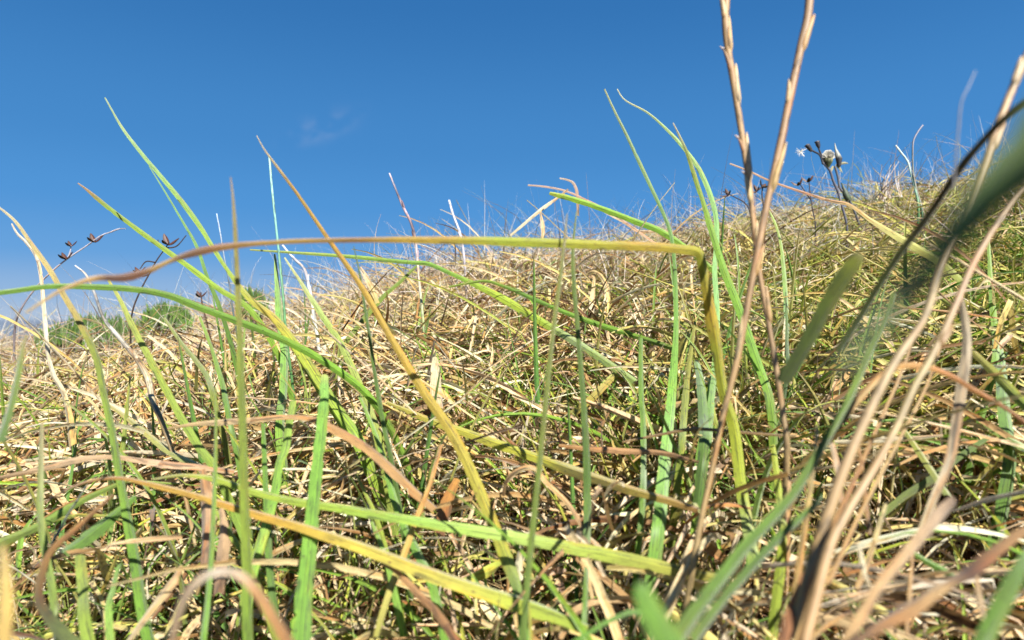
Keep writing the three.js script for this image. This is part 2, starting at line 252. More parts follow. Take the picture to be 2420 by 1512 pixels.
leaf('broad mint-green blade with a frayed blunt end, widening to the bottom edge', [[768, 884], [767, 912], [764, 975], [757, 1045], [748, 1130], [739, 1220], [730, 1320], [722, 1400], [712, 1525]], 0.4, 0.27, [[0, 15], [0.04, 24], [0.2, 27], [0.5, 34], [0.8, 42], [1, 48]], [[0, '#d0d8b8'], [0.04, '#9cd090'], [0.15, '#7cc470'], [0.4, '#68b456'], [0.8, '#70bc5a'], [1, '#5fb04e']], { roll: 8, twist: 8, fold: 0.5 });
leaf('long pale green strap lying across the others, lower middle, running under the diagonal stalks', [[360, 1132], [430, 1122], [505, 1130], [600, 1160], [680, 1180], [760, 1192], [900, 1215], [1050, 1240], [1200, 1264], [1350, 1292], [1480, 1318], [1600, 1345], [1690, 1364]], 0.36, 0.31, [[0, 4], [0.12, 14], [0.4, 24], [0.7, 30], [0.85, 34], [1, 22]], [[0, '#c8c070'], [0.12, '#b8c65c'], [0.35, '#a9c260'], [0.5, '#b4d890'], [0.66, '#cfe8b4'], [0.8, '#c0cc7a'], [1, '#bcb04e']], { roll: 30, twist: -12, fold: 0.5, n: 80 });
leaf('long yellow strap with a green base lying below the pale green strap, thin orange tip', [[90, 1196], [150, 1160], [210, 1136], [280, 1128], [350, 1141], [430, 1160], [520, 1186], [600, 1210], [720, 1244], [850, 1286], [1000, 1342], [1130, 1386], [1230, 1417], [1300, 1442], [1390, 1480]], 0.36, 0.28, [[0, 4], [0.15, 8], [0.25, 14], [0.5, 22], [0.7, 32], [0.9, 36], [1, 24]], [[0, '#c9986a'], [0.15, '#c08a4a'], [0.25, '#d8a848'], [0.45, '#d8a838'], [0.6, '#e0c85a'], [0.78, '#dcd06a'], [0.9, '#b8c45a'], [1, '#a8b850']], { roll: 28, fold: 0.55, n: 90 });
leaf('olive-yellow strap higher up the bank, crossing behind the orange-yellow blade', [[915, 950], [960, 968], [1000, 985], [1100, 1020], [1200, 1055], [1300, 1090], [1400, 1125], [1500, 1158], [1600, 1187], [1650, 1204]], 0.52, 0.4, [[0, 8], [0.15, 20], [0.5, 28], [0.8, 24], [1, 14]], [[0, '#c8b85a'], [0.2, '#d2c848'], [0.4, '#c9c83c'], [0.6, '#d0b83a'], [0.85, '#d0b450'], [1, '#c08a4a']], { roll: -25, fold: 0.6, n: 60, clear: 0.055 });
leaf('arching blade with a dead cream tip at the picture edge and a vivid green base', [[-12, 482], [34, 520], [75, 576], [120, 640], [150, 694], [186, 755], [228, 842], [246, 926], [266, 1016], [285, 1126], [304, 1226], [324, 1331], [342, 1450]], 0.52, 0.34, [[0, 4], [0.1, 10], [0.25, 15], [0.5, 17], [0.75, 26], [1, 26]], [[0, '#d8c8c4'], [0.1, '#d2bd96'], [0.24, '#c8b070'], [0.3, '#92983c'], [0.45, '#7f9a34'], [0.65, '#6fa238'], [0.85, '#5aa63c'], [1, '#4d8a34']], { root: 1, roll: 15, twist: 30, n: 70 });
leaf('pale green blade with a washed-out tip, leaning beside the cream-tipped arching blade', [[256, 662], [280, 702], [312, 768], [350, 841], [390, 916], [430, 991], [470, 1056], [505, 1105]], 0.52, 0.42, [[0, 6], [0.15, 14], [0.6, 20], [1, 20]], [[0, '#c6c89a'], [0.3, '#a8b860'], [0.7, '#9cb85c'], [0.9, '#a8cc84'], [1, '#8fba70']], { root: 1 });
leaf('upright soft green blade near the bottom corner, under the yellow strap tip', [[98, 1000], [95, 1106], [93, 1206], [104, 1296], [120, 1381], [132, 1470]], 0.34, 0.3, [[0, 8], [0.2, 17], [1, 20]], [[0, '#a89a6a'], [0.2, '#8fa04a'], [0.6, '#7fa244'], [1, '#6f9a3a']], { root: 1 });
leaf('narrow green blade close beside the upright olive one, from mid bank to the bottom edge', [[509, 915], [509, 1010], [507, 1120], [502, 1230], [496, 1340], [487, 1440], [478, 1520]], 0.34, 0.29, [[0, 4], [0.2, 11], [0.6, 17], [1, 26]], [[0, '#9cae4a'], [0.4, '#7fae48'], [1, '#5aa83c']], { root: 1 });
leaf('leaning green blade behind the broad mint-green one, bent at a pale joint', [[692, 945], [684, 985], [672, 1062], [660, 1090], [650, 1150], [630, 1231], [607, 1321], [585, 1420]], 0.42, 0.34, [[0, 16], [0.3, 24], [0.42, 18], [0.7, 30], [1, 30]], [[0, '#a8c070'], [0.25, '#7cba4e'], [0.35, '#b4d890'], [0.5, '#7cbc48'], [1, '#58a838']], { root: 1 });
leaf('pale green upright blade behind the tall group, showing above and below the yellow-green one', [[650, 600], [655, 660], [663, 752], [674, 830], [672, 931], [666, 1010]], 0.78, 0.55, [[0, 5], [0.2, 17], [1, 24]], [[0, '#a8c8b0'], [0.25, '#84c078'], [0.7, '#8cb85c'], [1, '#9cb04e']], { root: 1 });
leaf('broad pale green blade leaning across the middle, fading into the straw', [[672, 608], [700, 650], [722, 684], [758, 740], [802, 806], [835, 875], [862, 940], [895, 1040]], 0.72, 0.5, [[0, 4], [0.2, 14], [0.6, 20], [1, 20]], [[0, '#d8d8c8'], [0.25, '#b8cc94'], [0.6, '#b4bc70'], [1, '#a0b058']], { root: 1 });
leaf('bright green blade running down between the two long straps', [[850, 935], [872, 985], [892, 1036], [910, 1090], [926, 1156], [940, 1200], [956, 1240], [990, 1310], [1025, 1390]], 0.5, 0.33, [[0, 8], [0.3, 17], [0.6, 22], [1, 24]], [[0, '#9cc070'], [0.3, '#70b848'], [0.7, '#5cae3c'], [1, '#68b448']], { root: 1 });
leaf('dark thin green blade with a needle point, crossing the orange-yellow blade', [[836, 582], [842, 610], [850, 645], [864, 735], [876, 810], [886, 880], [896, 945], [906, 1000], [922, 1070]], 0.44, 0.42, [[0, 2], [0.15, 7], [0.5, 12], [1, 14]], [[0, '#5a7a34'], [0.3, '#5c7c26'], [0.7, '#5f8a2a'], [1, '#4e8a2c']], { root: 1 });
leaf('olive-green short upright blade between the two mid-bank straps', [[1515, 798], [1515, 860], [1516, 930], [1521, 1010], [1522, 1090], [1520, 1185]], 0.54, 0.42, [[0, 10], [0.2, 14], [1, 16]], [[0, '#749a38'], [1, '#749a38']], { root: 1 });
leaf('yellow-olive blade close behind the tall mint-green strap', [[1642, 760], [1634, 820], [1624, 890], [1616, 981], [1609, 1075]], 0.58, 0.46, [[0, 6], [0.3, 17], [1, 18]], [[0, '#a8a040'], [0.5, '#98a83a'], [1, '#8a9a34']], { root: 1 });
leaf('dark saturated green blade beside the bent yellow one, deep in the sward', [[1646, 850], [1656, 910], [1661, 980], [1662, 1060]], 0.6, 0.5, [[0, 14], [0.3, 24], [1, 26]], [[0, '#5a9c34'], [0.5, '#4c8c2c'], [1, '#447c28']], { root: 1, clear: 0.05 });
leaf('second dark green blade next to the saturated one, lighter along its edge', [[1690, 870], [1682, 940], [1676, 1000], [1668, 1066]], 0.6, 0.5, [[0, 12], [0.4, 20], [1, 22]], [[0, '#74b044'], [0.5, '#5ca034'], [1, '#4c8a2c']], { root: 1, clear: 0.05 });
leaf('short yellow-green blade leaning in the straw below the long glossy blade', [[250, 951], [300, 986], [350, 1026], [400, 1066], [470, 1100]], 0.6, 0.45, [[0, 6], [0.4, 15], [1, 14]], [[0, '#c8b860'], [0.5, '#c0bc50'], [1, '#a8b44c']], { clear: 0.03 });
leaf('olive blade among the straw beside the pale green leaning one', [[388, 750], [430, 811], [462, 850], [490, 890], [505, 940]], 0.7, 0.55, [[0, 7], [0.5, 13], [1, 12]], [[0, '#a0a850'], [0.5, '#8c9a3c'], [1, '#94903a']], { root: 1 });
leaf('dark-edged green blade leaning behind the upright olive one', [[472, 748], [500, 821], [514, 866], [527, 910], [542, 985]], 0.6, 0.5, [[0, 6], [0.4, 13], [1, 14]], [[0, '#9cba5a'], [0.5, '#6f9a3a'], [1, '#7fa044']], { root: 1 });
leaf('yellow-green blade slanting up from the edge toward the vivid green blade base', [[-15, 1288], [90, 1243], [175, 1193], [260, 1152], [318, 1128]], 0.33, 0.44, [[0, 20], [0.5, 20], [1, 8]], [[0, '#a8b84a'], [0.5, '#8cae3e'], [1, '#9cac58']], {});
leaf('nearly black-green thin blade slanting in the lower corner', [[206, 1144], [186, 1176], [164, 1208], [144, 1246], [122, 1292]], 0.38, 0.33, [[0, 4], [0.5, 10], [1, 8]], [[0, '#4a5a24'], [0.5, '#36501e'], [1, '#3c4a20']], { root: 1 });
leaf('dim green blade out of focus at the picture edge, leaning outward', [[62, 790], [54, 812], [40, 886], [22, 962], [-6, 1046]], 0.28, 0.24, [[0, 6], [0.3, 14], [1, 18]], [[0, '#a89a70'], [0.3, '#7f9048'], [1, '#4e7a2e']], {});
leaf('blurred vivid green leaf tip poking up from the bottom edge', [[1512, 1376], [1520, 1400], [1536, 1440], [1560, 1482], [1590, 1540]], 0.12, 0.11, [[0, 22], [0.15, 50], [0.5, 66], [1, 78]], [[0, '#7cb878'], [0.2, '#5fae58'], [1, '#4fa24a']], { roll: 5, fold: 0.2, twist: 10 });
leaf('long thin olive blade sweeping down from the upper corner over the bank', [[2432, 238], [2370, 290], [2302, 365], [2245, 444], [2189, 527], [2137, 594], [2084, 673], [2036, 752], [1985, 830]], 0.2, 0.26, [[0, 16], [0.4, 18], [1, 14]], [[0, '#6a5c34'], [0.4, '#5c5228'], [0.7, '#5e6a2a'], [1, '#6a7430']], { roll: 45, twist: 5, fold: 0.7 });
leaf('dark green leaf close to the lens, blurred, slanting in from the picture edge', [[2580, 180], [2490, 290], [2419, 372], [2330, 465], [2235, 575], [2140, 690], [2050, 800], [1980, 880]], 0.042, 0.05, [[0, 180], [0.25, 140], [0.42, 92], [0.6, 62], [0.85, 44], [1, 20]], [[0, '#4a7a3c'], [0.5, '#4e7a34'], [1, '#56782e']], { roll: 25, twist: 5, fold: 0.2, away: 1, n: 50 });
leaf('olive-green blade with a torn pale end, out of focus over the shaded bank', [[2034, 600], [2022, 618], [1998, 652], [1945, 742], [1899, 826], [1850, 905]], 0.24, 0.26, [[0, 20], [0.05, 38], [0.4, 38], [1, 34]], [[0, '#d0c89a'], [0.05, '#a8ac4c'], [0.2, '#7a8a2c'], [0.6, '#64782a'], [1, '#56682c']], { roll: 20, fold: 0.4 });
leaf('long green blade in the lower corner, broad at the bottom and slanting steeply upward', [[2112, 690], [2092, 760], [2054, 841], [2014, 931], [1979, 996], [1934, 1076], [1886, 1156], [1828, 1226], [1756, 1306], [1690, 1392], [1632, 1470], [1596, 1530]], 0.28, 0.17, [[0, 12], [0.2, 16], [0.5, 22], [0.8, 30], [1, 40]], [[0, '#8a9a38'], [0.3, '#6a8622'], [0.6, '#668a20'], [0.8, '#5c9022'], [1, '#6c8422']], { roll: 25, twist: 10, fold: 0.5 });
leaf('darker green blade under the broad slanting one, lower corner', [[1944, 1168], [1920, 1200], [1864, 1252], [1815, 1302], [1765, 1358], [1710, 1422], [1640, 1520]], 0.24, 0.19, [[0, 10], [0.3, 20], [1, 24]], [[0, '#5c8a24'], [0.5, '#447c1c'], [1, '#6c8824']], { roll: 30 });
leaf('wide dark green blade at the bottom corner, out of focus', [[2440, 1296], [2400, 1366], [2372, 1420], [2336, 1490], [2310, 1540]], 0.16, 0.15, [[0, 26], [0.5, 40], [1, 40]], [[0, '#4e8a34'], [1, '#5a9236']], { roll: 25, fold: 0.3 });
leaf('yellow-green blade slanting down to the edge above the dark green pair', [[2285, 815], [2310, 842], [2354, 886], [2400, 936], [2440, 975]], 0.4, 0.36, [[0, 10], [0.4, 22], [1, 26]], [[0, '#c0b060'], [0.4, '#b0b04e'], [1, '#a8c070']], {});
leaf('deep green upright blade near the edge, first of a close pair', [[2352, 740], [2362, 820], [2370, 890], [2378, 981], [2390, 1100]], 0.6, 0.42, [[0, 10], [0.4, 26], [1, 30]], [[0, '#7cb050'], [0.3, '#3f9a3c'], [0.8, '#2a8a30'], [1, '#3f9a3c']], { root: 1 });
leaf('straight thin green blade beside the deep green pair, reaching higher', [[2335, 560], [2340, 640], [2346, 720], [2352, 790], [2350, 870]], 0.62, 0.5, [[0, 6], [0.3, 14], [1, 16]], [[0, '#98b870'], [0.5, '#88b04a'], [1, '#78a040']], { root: 1 });
leaf('lime blade slanting to the edge below the deep green pair', [[2284, 968], [2318, 992], [2360, 1020], [2440, 1066]], 0.46, 0.38, [[0, 10], [0.5, 18], [1, 18]], [[0, '#a8c048'], [0.6, '#a0b83a'], [1, '#98b040']], {});
leaf('dark olive blade lying across the hollow in the lower corner', [[2340, 1030], [2264, 1081], [2204, 1131], [2139, 1171], [2080, 1220]], 0.4, 0.36, [[0, 10], [0.5, 20], [1, 14]], [[0, '#6f8a34'], [0.5, '#5a6a28'], [1, '#7f8a3a']], { clear: 0.03 });
leaf('yellow-green blade leaning over the dark hollow', [[2120, 992], [2146, 1028], [2172, 1066], [2209, 1121], [2242, 1170]], 0.42, 0.35, [[0, 6], [0.4, 16], [1, 14]], [[0, '#a8ac48'], [0.5, '#a8a83a'], [1, '#98a040']], { clear: 0.04 });
leaf('pale yellow ribbon blade drooping from the crest into the shaded bank', [[1724, 386], [1770, 404], [1815, 425], [1889, 451], [1964, 474], [2004, 482], [2058, 519], [2140, 568], [2226, 620], [2300, 690]], 0.8, 0.66, [[0, 4], [0.4, 7], [0.55, 10], [0.7, 19], [0.85, 17], [1, 14]], [[0, '#c4a8a0'], [0.3, '#c09078'], [0.5, '#d2c090'], [0.65, '#d0cc84'], [0.8, '#b4b858'], [1, '#8a9840']], { dry: 1, clear: 0.05 });
leaf('yellow-olive blade draped in the bank below the shaded hollow', [[2200, 690], [2240, 716], [2290, 752], [2330, 780], [2380, 790]], 0.62, 0.56, [[0, 6], [0.5, 16], [1, 10]], [[0, '#98a044'], [0.5, '#b0b03a'], [1, '#98a83c']], { clear: 0.03 });
leaf('deep green blade low behind the upright olive one, where it meets the yellow strap', [[622, 1000], [626, 1100], [632, 1230], [641, 1375]], 0.44, 0.35, [[0, 10], [0.4, 18], [1, 20]], [[0, '#4ea83c'], [0.5, '#2f8a34'], [1, '#246c2c']], { root: 1, clear: 0.05 });
leaf('pale green broad blade standing in the dark gap near the corner', [[190, 1310], [193, 1350], [197, 1400], [200, 1470]], 0.34, 0.3, [[0, 24], [0.5, 28], [1, 24]], [[0, '#a8b868'], [0.5, '#9cb45c'], [1, '#8fa850']], { root: 1 });
leaf('small light green leaf bent in the dark gap near the corner', [[284, 1330], [276, 1352], [268, 1390], [256, 1440]], 0.34, 0.31, [[0, 8], [0.4, 20], [1, 12]], [[0, '#8cb85c'], [0.5, '#a8c890'], [1, '#7aa850']], { root: 1 });
leaf('broad dark green blade leaning low under the yellow strap tip', [[150, 1306], [190, 1280], [236, 1244], [290, 1200], [320, 1172]], 0.34, 0.4, [[0, 22], [0.4, 34], [0.8, 24], [1, 10]], [[0, '#4e9a34'], [0.5, '#4a9430'], [1, '#6a9a34']], { clear: 0.035 });
leaf('short yellow-green blade stub under the long yellow strap, leaning downhill', [[512, 1206], [530, 1238], [548, 1266], [572, 1306]], 0.36, 0.34, [[0, 10], [0.4, 18], [1, 16]], [[0, '#b0c060'], [0.5, '#a0b84c'], [1, '#88a840']], { root: 1 });
leaf('small lime blade tip between the tan ribbon and the long pale strap', [[842, 1120], [854, 1148], [868, 1176], [884, 1210]], 0.42, 0.4, [[0, 6], [0.5, 16], [1, 12]], [[0, '#c4cc70'], [0.5, '#a8bc50'], [1, '#8ca840']], { root: 1, clear: 0.04 });
leaf('light green blade stub just under the long pale strap, beside the bright green one', [[878, 1232], [888, 1256], [898, 1280], [912, 1320]], 0.37, 0.35, [[0, 8], [0.5, 20], [1, 16]], [[0, '#a8c880'], [0.5, '#8cbc60'], [1, '#78a848']], { root: 1 });
leaf('thin bluish-green blade beyond the tall tan stalks, arching out of the bank', [[1808, 486], [1824, 510], [1842, 560], [1853, 640], [1858, 720], [1860, 790]], 0.85, 0.66, [[0, 4], [0.4, 11], [1, 14]], [[0, '#b8c890'], [0.5, '#8cb48c'], [1, '#6c9c50']], { root: 1, clear: 0.05 });
leaf('dark thin green blade upright beyond the straighter tan stalk', [[1856, 690], [1858, 740], [1859, 800], [1860, 880]], 0.62, 0.52, [[0, 4], [0.4, 9], [1, 10]], [[0, '#6c8c3c'], [0.5, '#3c6424'], [1, '#34581f']], { root: 1, clear: 0.05 });
leaf('lime blade slanting down among the straw in the lower corner', [[2150, 1300], [2190, 1326], [2226, 1346], [2272, 1372]], 0.3, 0.27, [[0, 8], [0.5, 18], [1, 12]], [[0, '#a8c860'], [0.5, '#8cc048'], [1, '#78a83c']], { clear: 0.03 });
leaf('short orange-yellow leaf lying level in the dark hollow', [[2196, 1272], [2236, 1262], [2272, 1254], [2306, 1252]], 0.34, 0.33, [[0, 8], [0.5, 13], [1, 5]], [[0, '#a8a840'], [0.4, '#d0a83c'], [1, '#d89c48']], { clear: 0.04 });
leaf('bright yellow-lime upright blade just behind the slanting green blades', [[1826, 1050], [1834, 1110], [1842, 1180], [1852, 1270]], 0.4, 0.34, [[0, 12], [0.4, 24], [1, 24]], [[0, '#c0c850'], [0.5, '#b0bc38'], [1, '#98b034']], { root: 1, clear: 0.04 });
leaf('orange-brown dead blade curled where the curving tan stalk comes down', [[1652, 1206], [1676, 1196], [1704, 1191], [1740, 1192], [1772, 1200]], 0.38, 0.36, [[0, 5], [0.5, 11], [1, 5]], [[0, '#c08a3c'], [0.5, '#d08a38'], [1, '#a86c34']], { dry: 1, clear: 0.04 });
leaf('broad pinkish dead leaf standing behind the narrow green blade', [[476, 1110], [484, 1180], [482, 1260], [472, 1340]], 0.39, 0.35, [[0, 14], [0.3, 34], [0.7, 40], [1, 30]], [[0, '#c0a080'], [0.4, '#c8a890'], [1, '#a8846c']], { dry: 1, clear: 0.04, twist: 40 });
leaf('second pinkish dead leaf, folded, standing nearer the upright olive blade', [[520, 1200], [528, 1262], [522, 1330], [516, 1400]], 0.36, 0.32, [[0, 12], [0.4, 30], [1, 24]], [[0, '#d0b094'], [0.5, '#c4a488'], [1, '#98745c']], { dry: 1, clear: 0.04, fold: 0.9 });
leaf('tan-orange flat strap lying level between the two slim upright blades and the green strap', [[1320, 1052], [1400, 1060], [1480, 1066], [1560, 1070], [1650, 1092]], 0.45, 0.42, [[0, 8], [0.3, 16], [0.8, 12], [1, 6]], [[0, '#b08450'], [0.4, '#d0a078'], [1, '#a88460']], { dry: 1, clear: 0.035 });
leaf('yellow blade lying in the straw near the mint-green strap, pointing uphill', [[1500, 850], [1440, 900], [1400, 938], [1352, 978]], 0.6, 0.52, [[0, 6], [0.5, 16], [1, 18]], [[0, '#c8b868'], [0.5, '#c8b040'], [1, '#b0a040']], { clear: 0.035 });
// dry leaves and ribbons
leaf('pale yellowish dead blade standing in the corner sheaf, first of the thin ones', [[1932, 1000], [1922, 1090], [1908, 1200], [1892, 1310], [1878, 1420]], 0.28, 0.24, [[0, 6], [0.5, 14], [1, 16]], [[0, '#d8c898'], [0.5, '#c8b070'], [1, '#b89860']], { dry: 1 });
leaf('pinkish-white short dead blade in the corner sheaf, crossing the bent tan stalk', [[1966, 1046], [1976, 1086], [1984, 1130], [1992, 1190]], 0.28, 0.27, [[0, 10], [0.4, 15], [1, 10]], [[0, '#e0d0c4'], [0.5, '#d0b8a8'], [1, '#b09480']], { dry: 1 });
leaf('thin brown dead blade upright between the corner sheaf and the dark hollow', [[2026, 1040], [2036, 1100], [2046, 1180], [2056, 1262]], 0.3, 0.28, [[0, 6], [0.5, 12], [1, 10]], [[0, '#b89058'], [0.5, '#a88044'], [1, '#8c6a3c']], { dry: 1 });
leaf('pale slim dead blade leaning across the front of the dark hollow', [[2094, 1190], [2076, 1250], [2054, 1320], [2026, 1392]], 0.28, 0.25, [[0, 8], [0.5, 13], [1, 12]], [[0, '#d8cca0'], [0.5, '#d0bc8c'], [1, '#c0a478']], { dry: 1 });
leaf('white curled dead blade at the foot of the corner sheaf', [[2006, 1290], [2024, 1288], [2036, 1320], [2044, 1360], [2062, 1396]], 0.25, 0.23, [[0, 6], [0.4, 12], [1, 8]], [[0, '#e8dcc8'], [0.5, '#f0e4d0'], [1, '#c8b090']], { dry: 1 });
leaf('rust-brown dead blade low in the corner sheaf, leaning out of the frame', [[1918, 1318], [1896, 1372], [1874, 1430], [1850, 1520]], 0.22, 0.19, [[0, 10], [0.5, 22], [1, 24]], [[0, '#b87c4c'], [0.5, '#a86c3c'], [1, '#98643c']], { dry: 1 });
leaf('thin straight tan blade standing in front of the lime slanting one', [[2158, 1300], [2154, 1350], [2150, 1420], [2144, 1500]], 0.25, 0.22, [[0, 5], [0.5, 9], [1, 9]], [[0, '#d0b080'], [1, '#b89468']], { dry: 1 });
leaf('pale bent dead blade near the corner, its top folded toward the broad brown leaf', [[2288, 1334], [2304, 1352], [2312, 1400], [2330, 1490]], 0.22, 0.19, [[0, 8], [0.4, 13], [1, 10]], [[0, '#d8c8b0'], [0.5, '#d0bca0'], [1, '#b89c7c']], { dry: 1 });
leaf('long thin tan blade slanting from the corner sheaf up past the orange-tan arch', [[2170, 770], [2130, 880], [2078, 1000], [2020, 1130], [1968, 1250], [1930, 1350]], 0.32, 0.25, [[0, 4], [0.4, 9], [1, 13]], [[0, '#c8a884'], [0.5, '#c09868'], [1, '#b48858']], { dry: 1 });
leaf('second long thin tan blade, paler, close beside the one past the arch', [[2230, 800], [2190, 910], [2130, 1030], [2066, 1150], [2010, 1262], [1958, 1380]], 0.31, 0.24, [[0, 4], [0.4, 8], [1, 12]], [[0, '#d8bc98'], [0.5, '#ccac7c'], [1, '#bc9464']], { dry: 1 });
leaf('twisted tan ribbon crossing the broad mint-green blade and bending down the bank', [[395, 1014], [450, 1003], [520, 997], [605, 991], [670, 984], [730, 988], [790, 1012], [868, 1056], [925, 1104], [980, 1156], [1030, 1200]], 0.42, 0.38, [[0, 5], [0.2, 16], [0.45, 12], [0.55, 20], [0.8, 24], [1, 20]], [[0, '#c0a070'], [0.2, '#d8c0a0'], [0.4, '#d0b088'], [0.6, '#b08858'], [1, '#b08a5c']], { dry: 1, twist: 50, clear: 0.035, n: 70 });
leaf('pinkish straw ribbon with a half twist, lying from the edge toward the green blades', [[-10, 1130], [60, 1116], [125, 1101], [200, 1083], [270, 1079], [325, 1086], [400, 1096], [480, 1102], [555, 1112]], 0.42, 0.42, [[0, 8], [0.3, 17], [0.5, 10], [0.7, 17], [1, 12]], [[0, '#a88a6c'], [0.3, '#d4b8a0'], [0.5, '#c8a88c'], [0.7, '#d8b8a4'], [1, '#b89a7c']], { dry: 1, twist: 60 });
leaf('pale corkscrewed straw lying low over the dark gap near the corner', [[100, 1328], [150, 1312], [210, 1304], [280, 1286], [350, 1276], [430, 1267]], 0.34, 0.35, [[0, 10], [0.3, 16], [0.6, 10], [1, 6]], [[0, '#c8b090'], [0.4, '#e0d0b4'], [1, '#c8a888']], { dry: 1, twist: 200 });
leaf('cream straw leaning up out of the dark gap near the bottom edge', [[428, 1336], [412, 1366], [380, 1410], [345, 1456], [296, 1525]], 0.34, 0.28, [[0, 8], [0.2, 22], [0.6, 16], [1, 12]], [[0, '#d0b898'], [0.5, '#e0cca8'], [1, '#c8b08c']], { dry: 1 });
leaf('blurred pinkish dead blade curved into an arc at the bottom edge', [[404, 1530], [420, 1450], [446, 1394], [486, 1359], [530, 1350], [568, 1358], [604, 1392], [646, 1456], [690, 1530]], 0.17, 0.16, [[0, 16], [0.3, 22], [0.5, 20], [0.7, 24], [1, 28]], [[0, '#b89a7c'], [0.3, '#c8b4a8'], [0.48, '#e0d4d0'], [0.7, '#b88a5c'], [1, '#a0703c']], { dry: 1, roll: 20, twist: 20, fold: 0.25 });
leaf('white folded straw standing in the middle of the bank', [[1028, 842], [1032, 880], [1036, 915], [1046, 965]], 0.62, 0.58, [[0, 12], [0.2, 26], [0.7, 28], [1, 20]], [[0, '#e8dcc4'], [0.5, '#ead4b4'], [1, '#c8ac84']], { dry: 1, roll: 12, twist: 50, fold: 0.8, clear: 0.05 });
leaf('white straight strip of dead leaf hanging under the arched blade', [[1406, 640], [1404, 670], [1402, 705], [1403, 742]], 0.9, 0.86, [[0, 5], [0.4, 15], [1, 9]], [[0, '#d8c8a4'], [0.5, '#ece0c4'], [1, '#c8b48c']], { dry: 1, roll: 15, twist: 50, fold: 0.8, clear: 0.05 });
leaf('white strip of dead leaf curved like a hook beside the straight strip', [[1388, 646], [1402, 641], [1418, 650], [1432, 674], [1436, 700], [1428, 726]], 0.9, 0.86, [[0, 5], [0.4, 13], [0.7, 17], [1, 10]], [[0, '#d8c090'], [0.5, '#f0e6c8'], [1, '#e8d8b4']], { dry: 1, roll: 10, twist: 15, clear: 0.05 });
leaf('tan dead leaf arching over in the middle, below the olive-yellow strap', [[1188, 1172], [1196, 1138], [1212, 1118], [1240, 1105], [1266, 1107], [1290, 1138], [1330, 1176], [1360, 1216], [1384, 1266]], 0.42, 0.38, [[0, 8], [0.3, 14], [0.6, 12], [1, 10]], [[0, '#a88458'], [0.3, '#e8d4b0'], [0.6, '#d8b88c'], [1, '#b8946a']], { dry: 1 });
leaf('orange-tan dead blade bowed over in a wide arch near the edge', [[1860, 1205], [1915, 1100], [1975, 1010], [2009, 964], [2054, 911], [2094, 877], [2139, 863], [2194, 868], [2254, 891], [2294, 916], [2364, 956], [2430, 1002]], 0.25, 0.28, [[0, 12], [0.35, 17], [0.6, 15], [0.8, 12], [1, 10]], [[0, '#8a6a34'], [0.3, '#a0844c'], [0.5, '#d0b078'], [0.65, '#d09a5c'], [0.85, '#b87a3c'], [1, '#a87444']], { dry: 1, roll: 30, n: 70 });
leaf('broad brown twisted dead leaf lying across the bottom corner', [[2440, 1240], [2380, 1280], [2339, 1311], [2289, 1351], [2214, 1391], [2154, 1428], [2064, 1478], [1990, 1530]], 0.19, 0.16, [[0, 18], [0.3, 34], [0.45, 22], [0.7, 38], [1, 28]], [[0, '#b09068'], [0.25, '#8a6038'], [0.36, '#50321c'], [0.5, '#c0a078'], [0.75, '#b08050'], [1, '#a87c54']], { dry: 1, twist: 80 });
leaf('thick beige dead stalk-leaf with a snapped end, pointing up out of the corner', [[2258, 1180], [2236, 1204], [2199, 1246], [2139, 1316], [2084, 1381], [2044, 1446], [1990, 1540]], 0.21, 0.17, [[0, 20], [0.1, 28], [0.5, 24], [1, 26]], [[0, '#8a7468'], [0.12, '#b49c8c'], [0.4, '#c8a888'], [1, '#c8a478']], { dry: 1, twist: 15, fold: 0.6 });
leaf('grey weathered ribbon standing up between the dark hollow and the green pair', [[2278, 660], [2270, 700], [2279, 756], [2284, 816], [2274, 906], [2259, 1016], [2244, 1096], [2209, 1181], [2178, 1266]], 0.3, 0.26, [[0, 5], [0.15, 18], [0.4, 26], [0.6, 22], [1, 16]], [[0, '#a89884'], [0.3, '#c0b0a0'], [0.6, '#a89888'], [1, '#b8a88c']], { dry: 1, twist: 70 });
leaf('white straw lying level above the dark hollow', [[1972, 1044], [2030, 1042], [2094, 1038], [2160, 1034], [2228, 1028]], 0.42, 0.4, [[0, 8], [0.4, 13], [1, 6]], [[0, '#d8ccb8'], [0.5, '#f0e8dc'], [1, '#d0c0a8']], { dry: 1, clear: 0.04 });
leaf('pale grey straw reaching to the edge below the dark hollow', [[2250, 1208], [2290, 1194], [2330, 1180], [2389, 1167], [2440, 1160]], 0.33, 0.3, [[0, 6], [0.4, 13], [1, 9]], [[0, '#b0a090'], [0.5, '#d0c8bc'], [1, '#b8a890']], { dry: 1 });
leaf('thin brown straw lying level across the tall mint-green strap', [[1470, 1044], [1560, 1026], [1635, 1013], [1700, 1016], [1815, 1026], [1880, 1030]], 0.44, 0.38, [[0, 4], [0.4, 9], [1, 6]], [[0, '#b09468'], [0.5, '#8a6c40'], [1, '#a08454']], { dry: 1 });
leaf('white ribbon of dead grass near the picture edge, ending in a flat strap', [[27, 528], [40, 552], [60, 572], [84, 606], [95, 650], [101, 714], [106, 780], [113, 840], [124, 884], [148, 930], [160, 981], [168, 1054]], 0.7, 0.52, [[0, 4], [0.1, 7], [0.4, 9], [0.6, 9], [0.8, 11], [0.95, 18], [1, 16]], [[0, '#e8e0e4'], [0.4, '#f0e8e0'], [0.7, '#ece0d0'], [0.9, '#e8d8a0'], [1, '#d0b870']], { dry: 1, clear: 0.04, n: 60 });
leaf('yellow out-of-focus dead leaf at the very corner of the bottom edge', [[4, 1290], [10, 1360], [10, 1440], [2, 1530]], 0.13, 0.12, [[0, 14], [0.4, 28], [1, 34]], [[0, '#d0b878'], [0.5, '#d8b868'], [1, '#c8a858']], { dry: 1 });
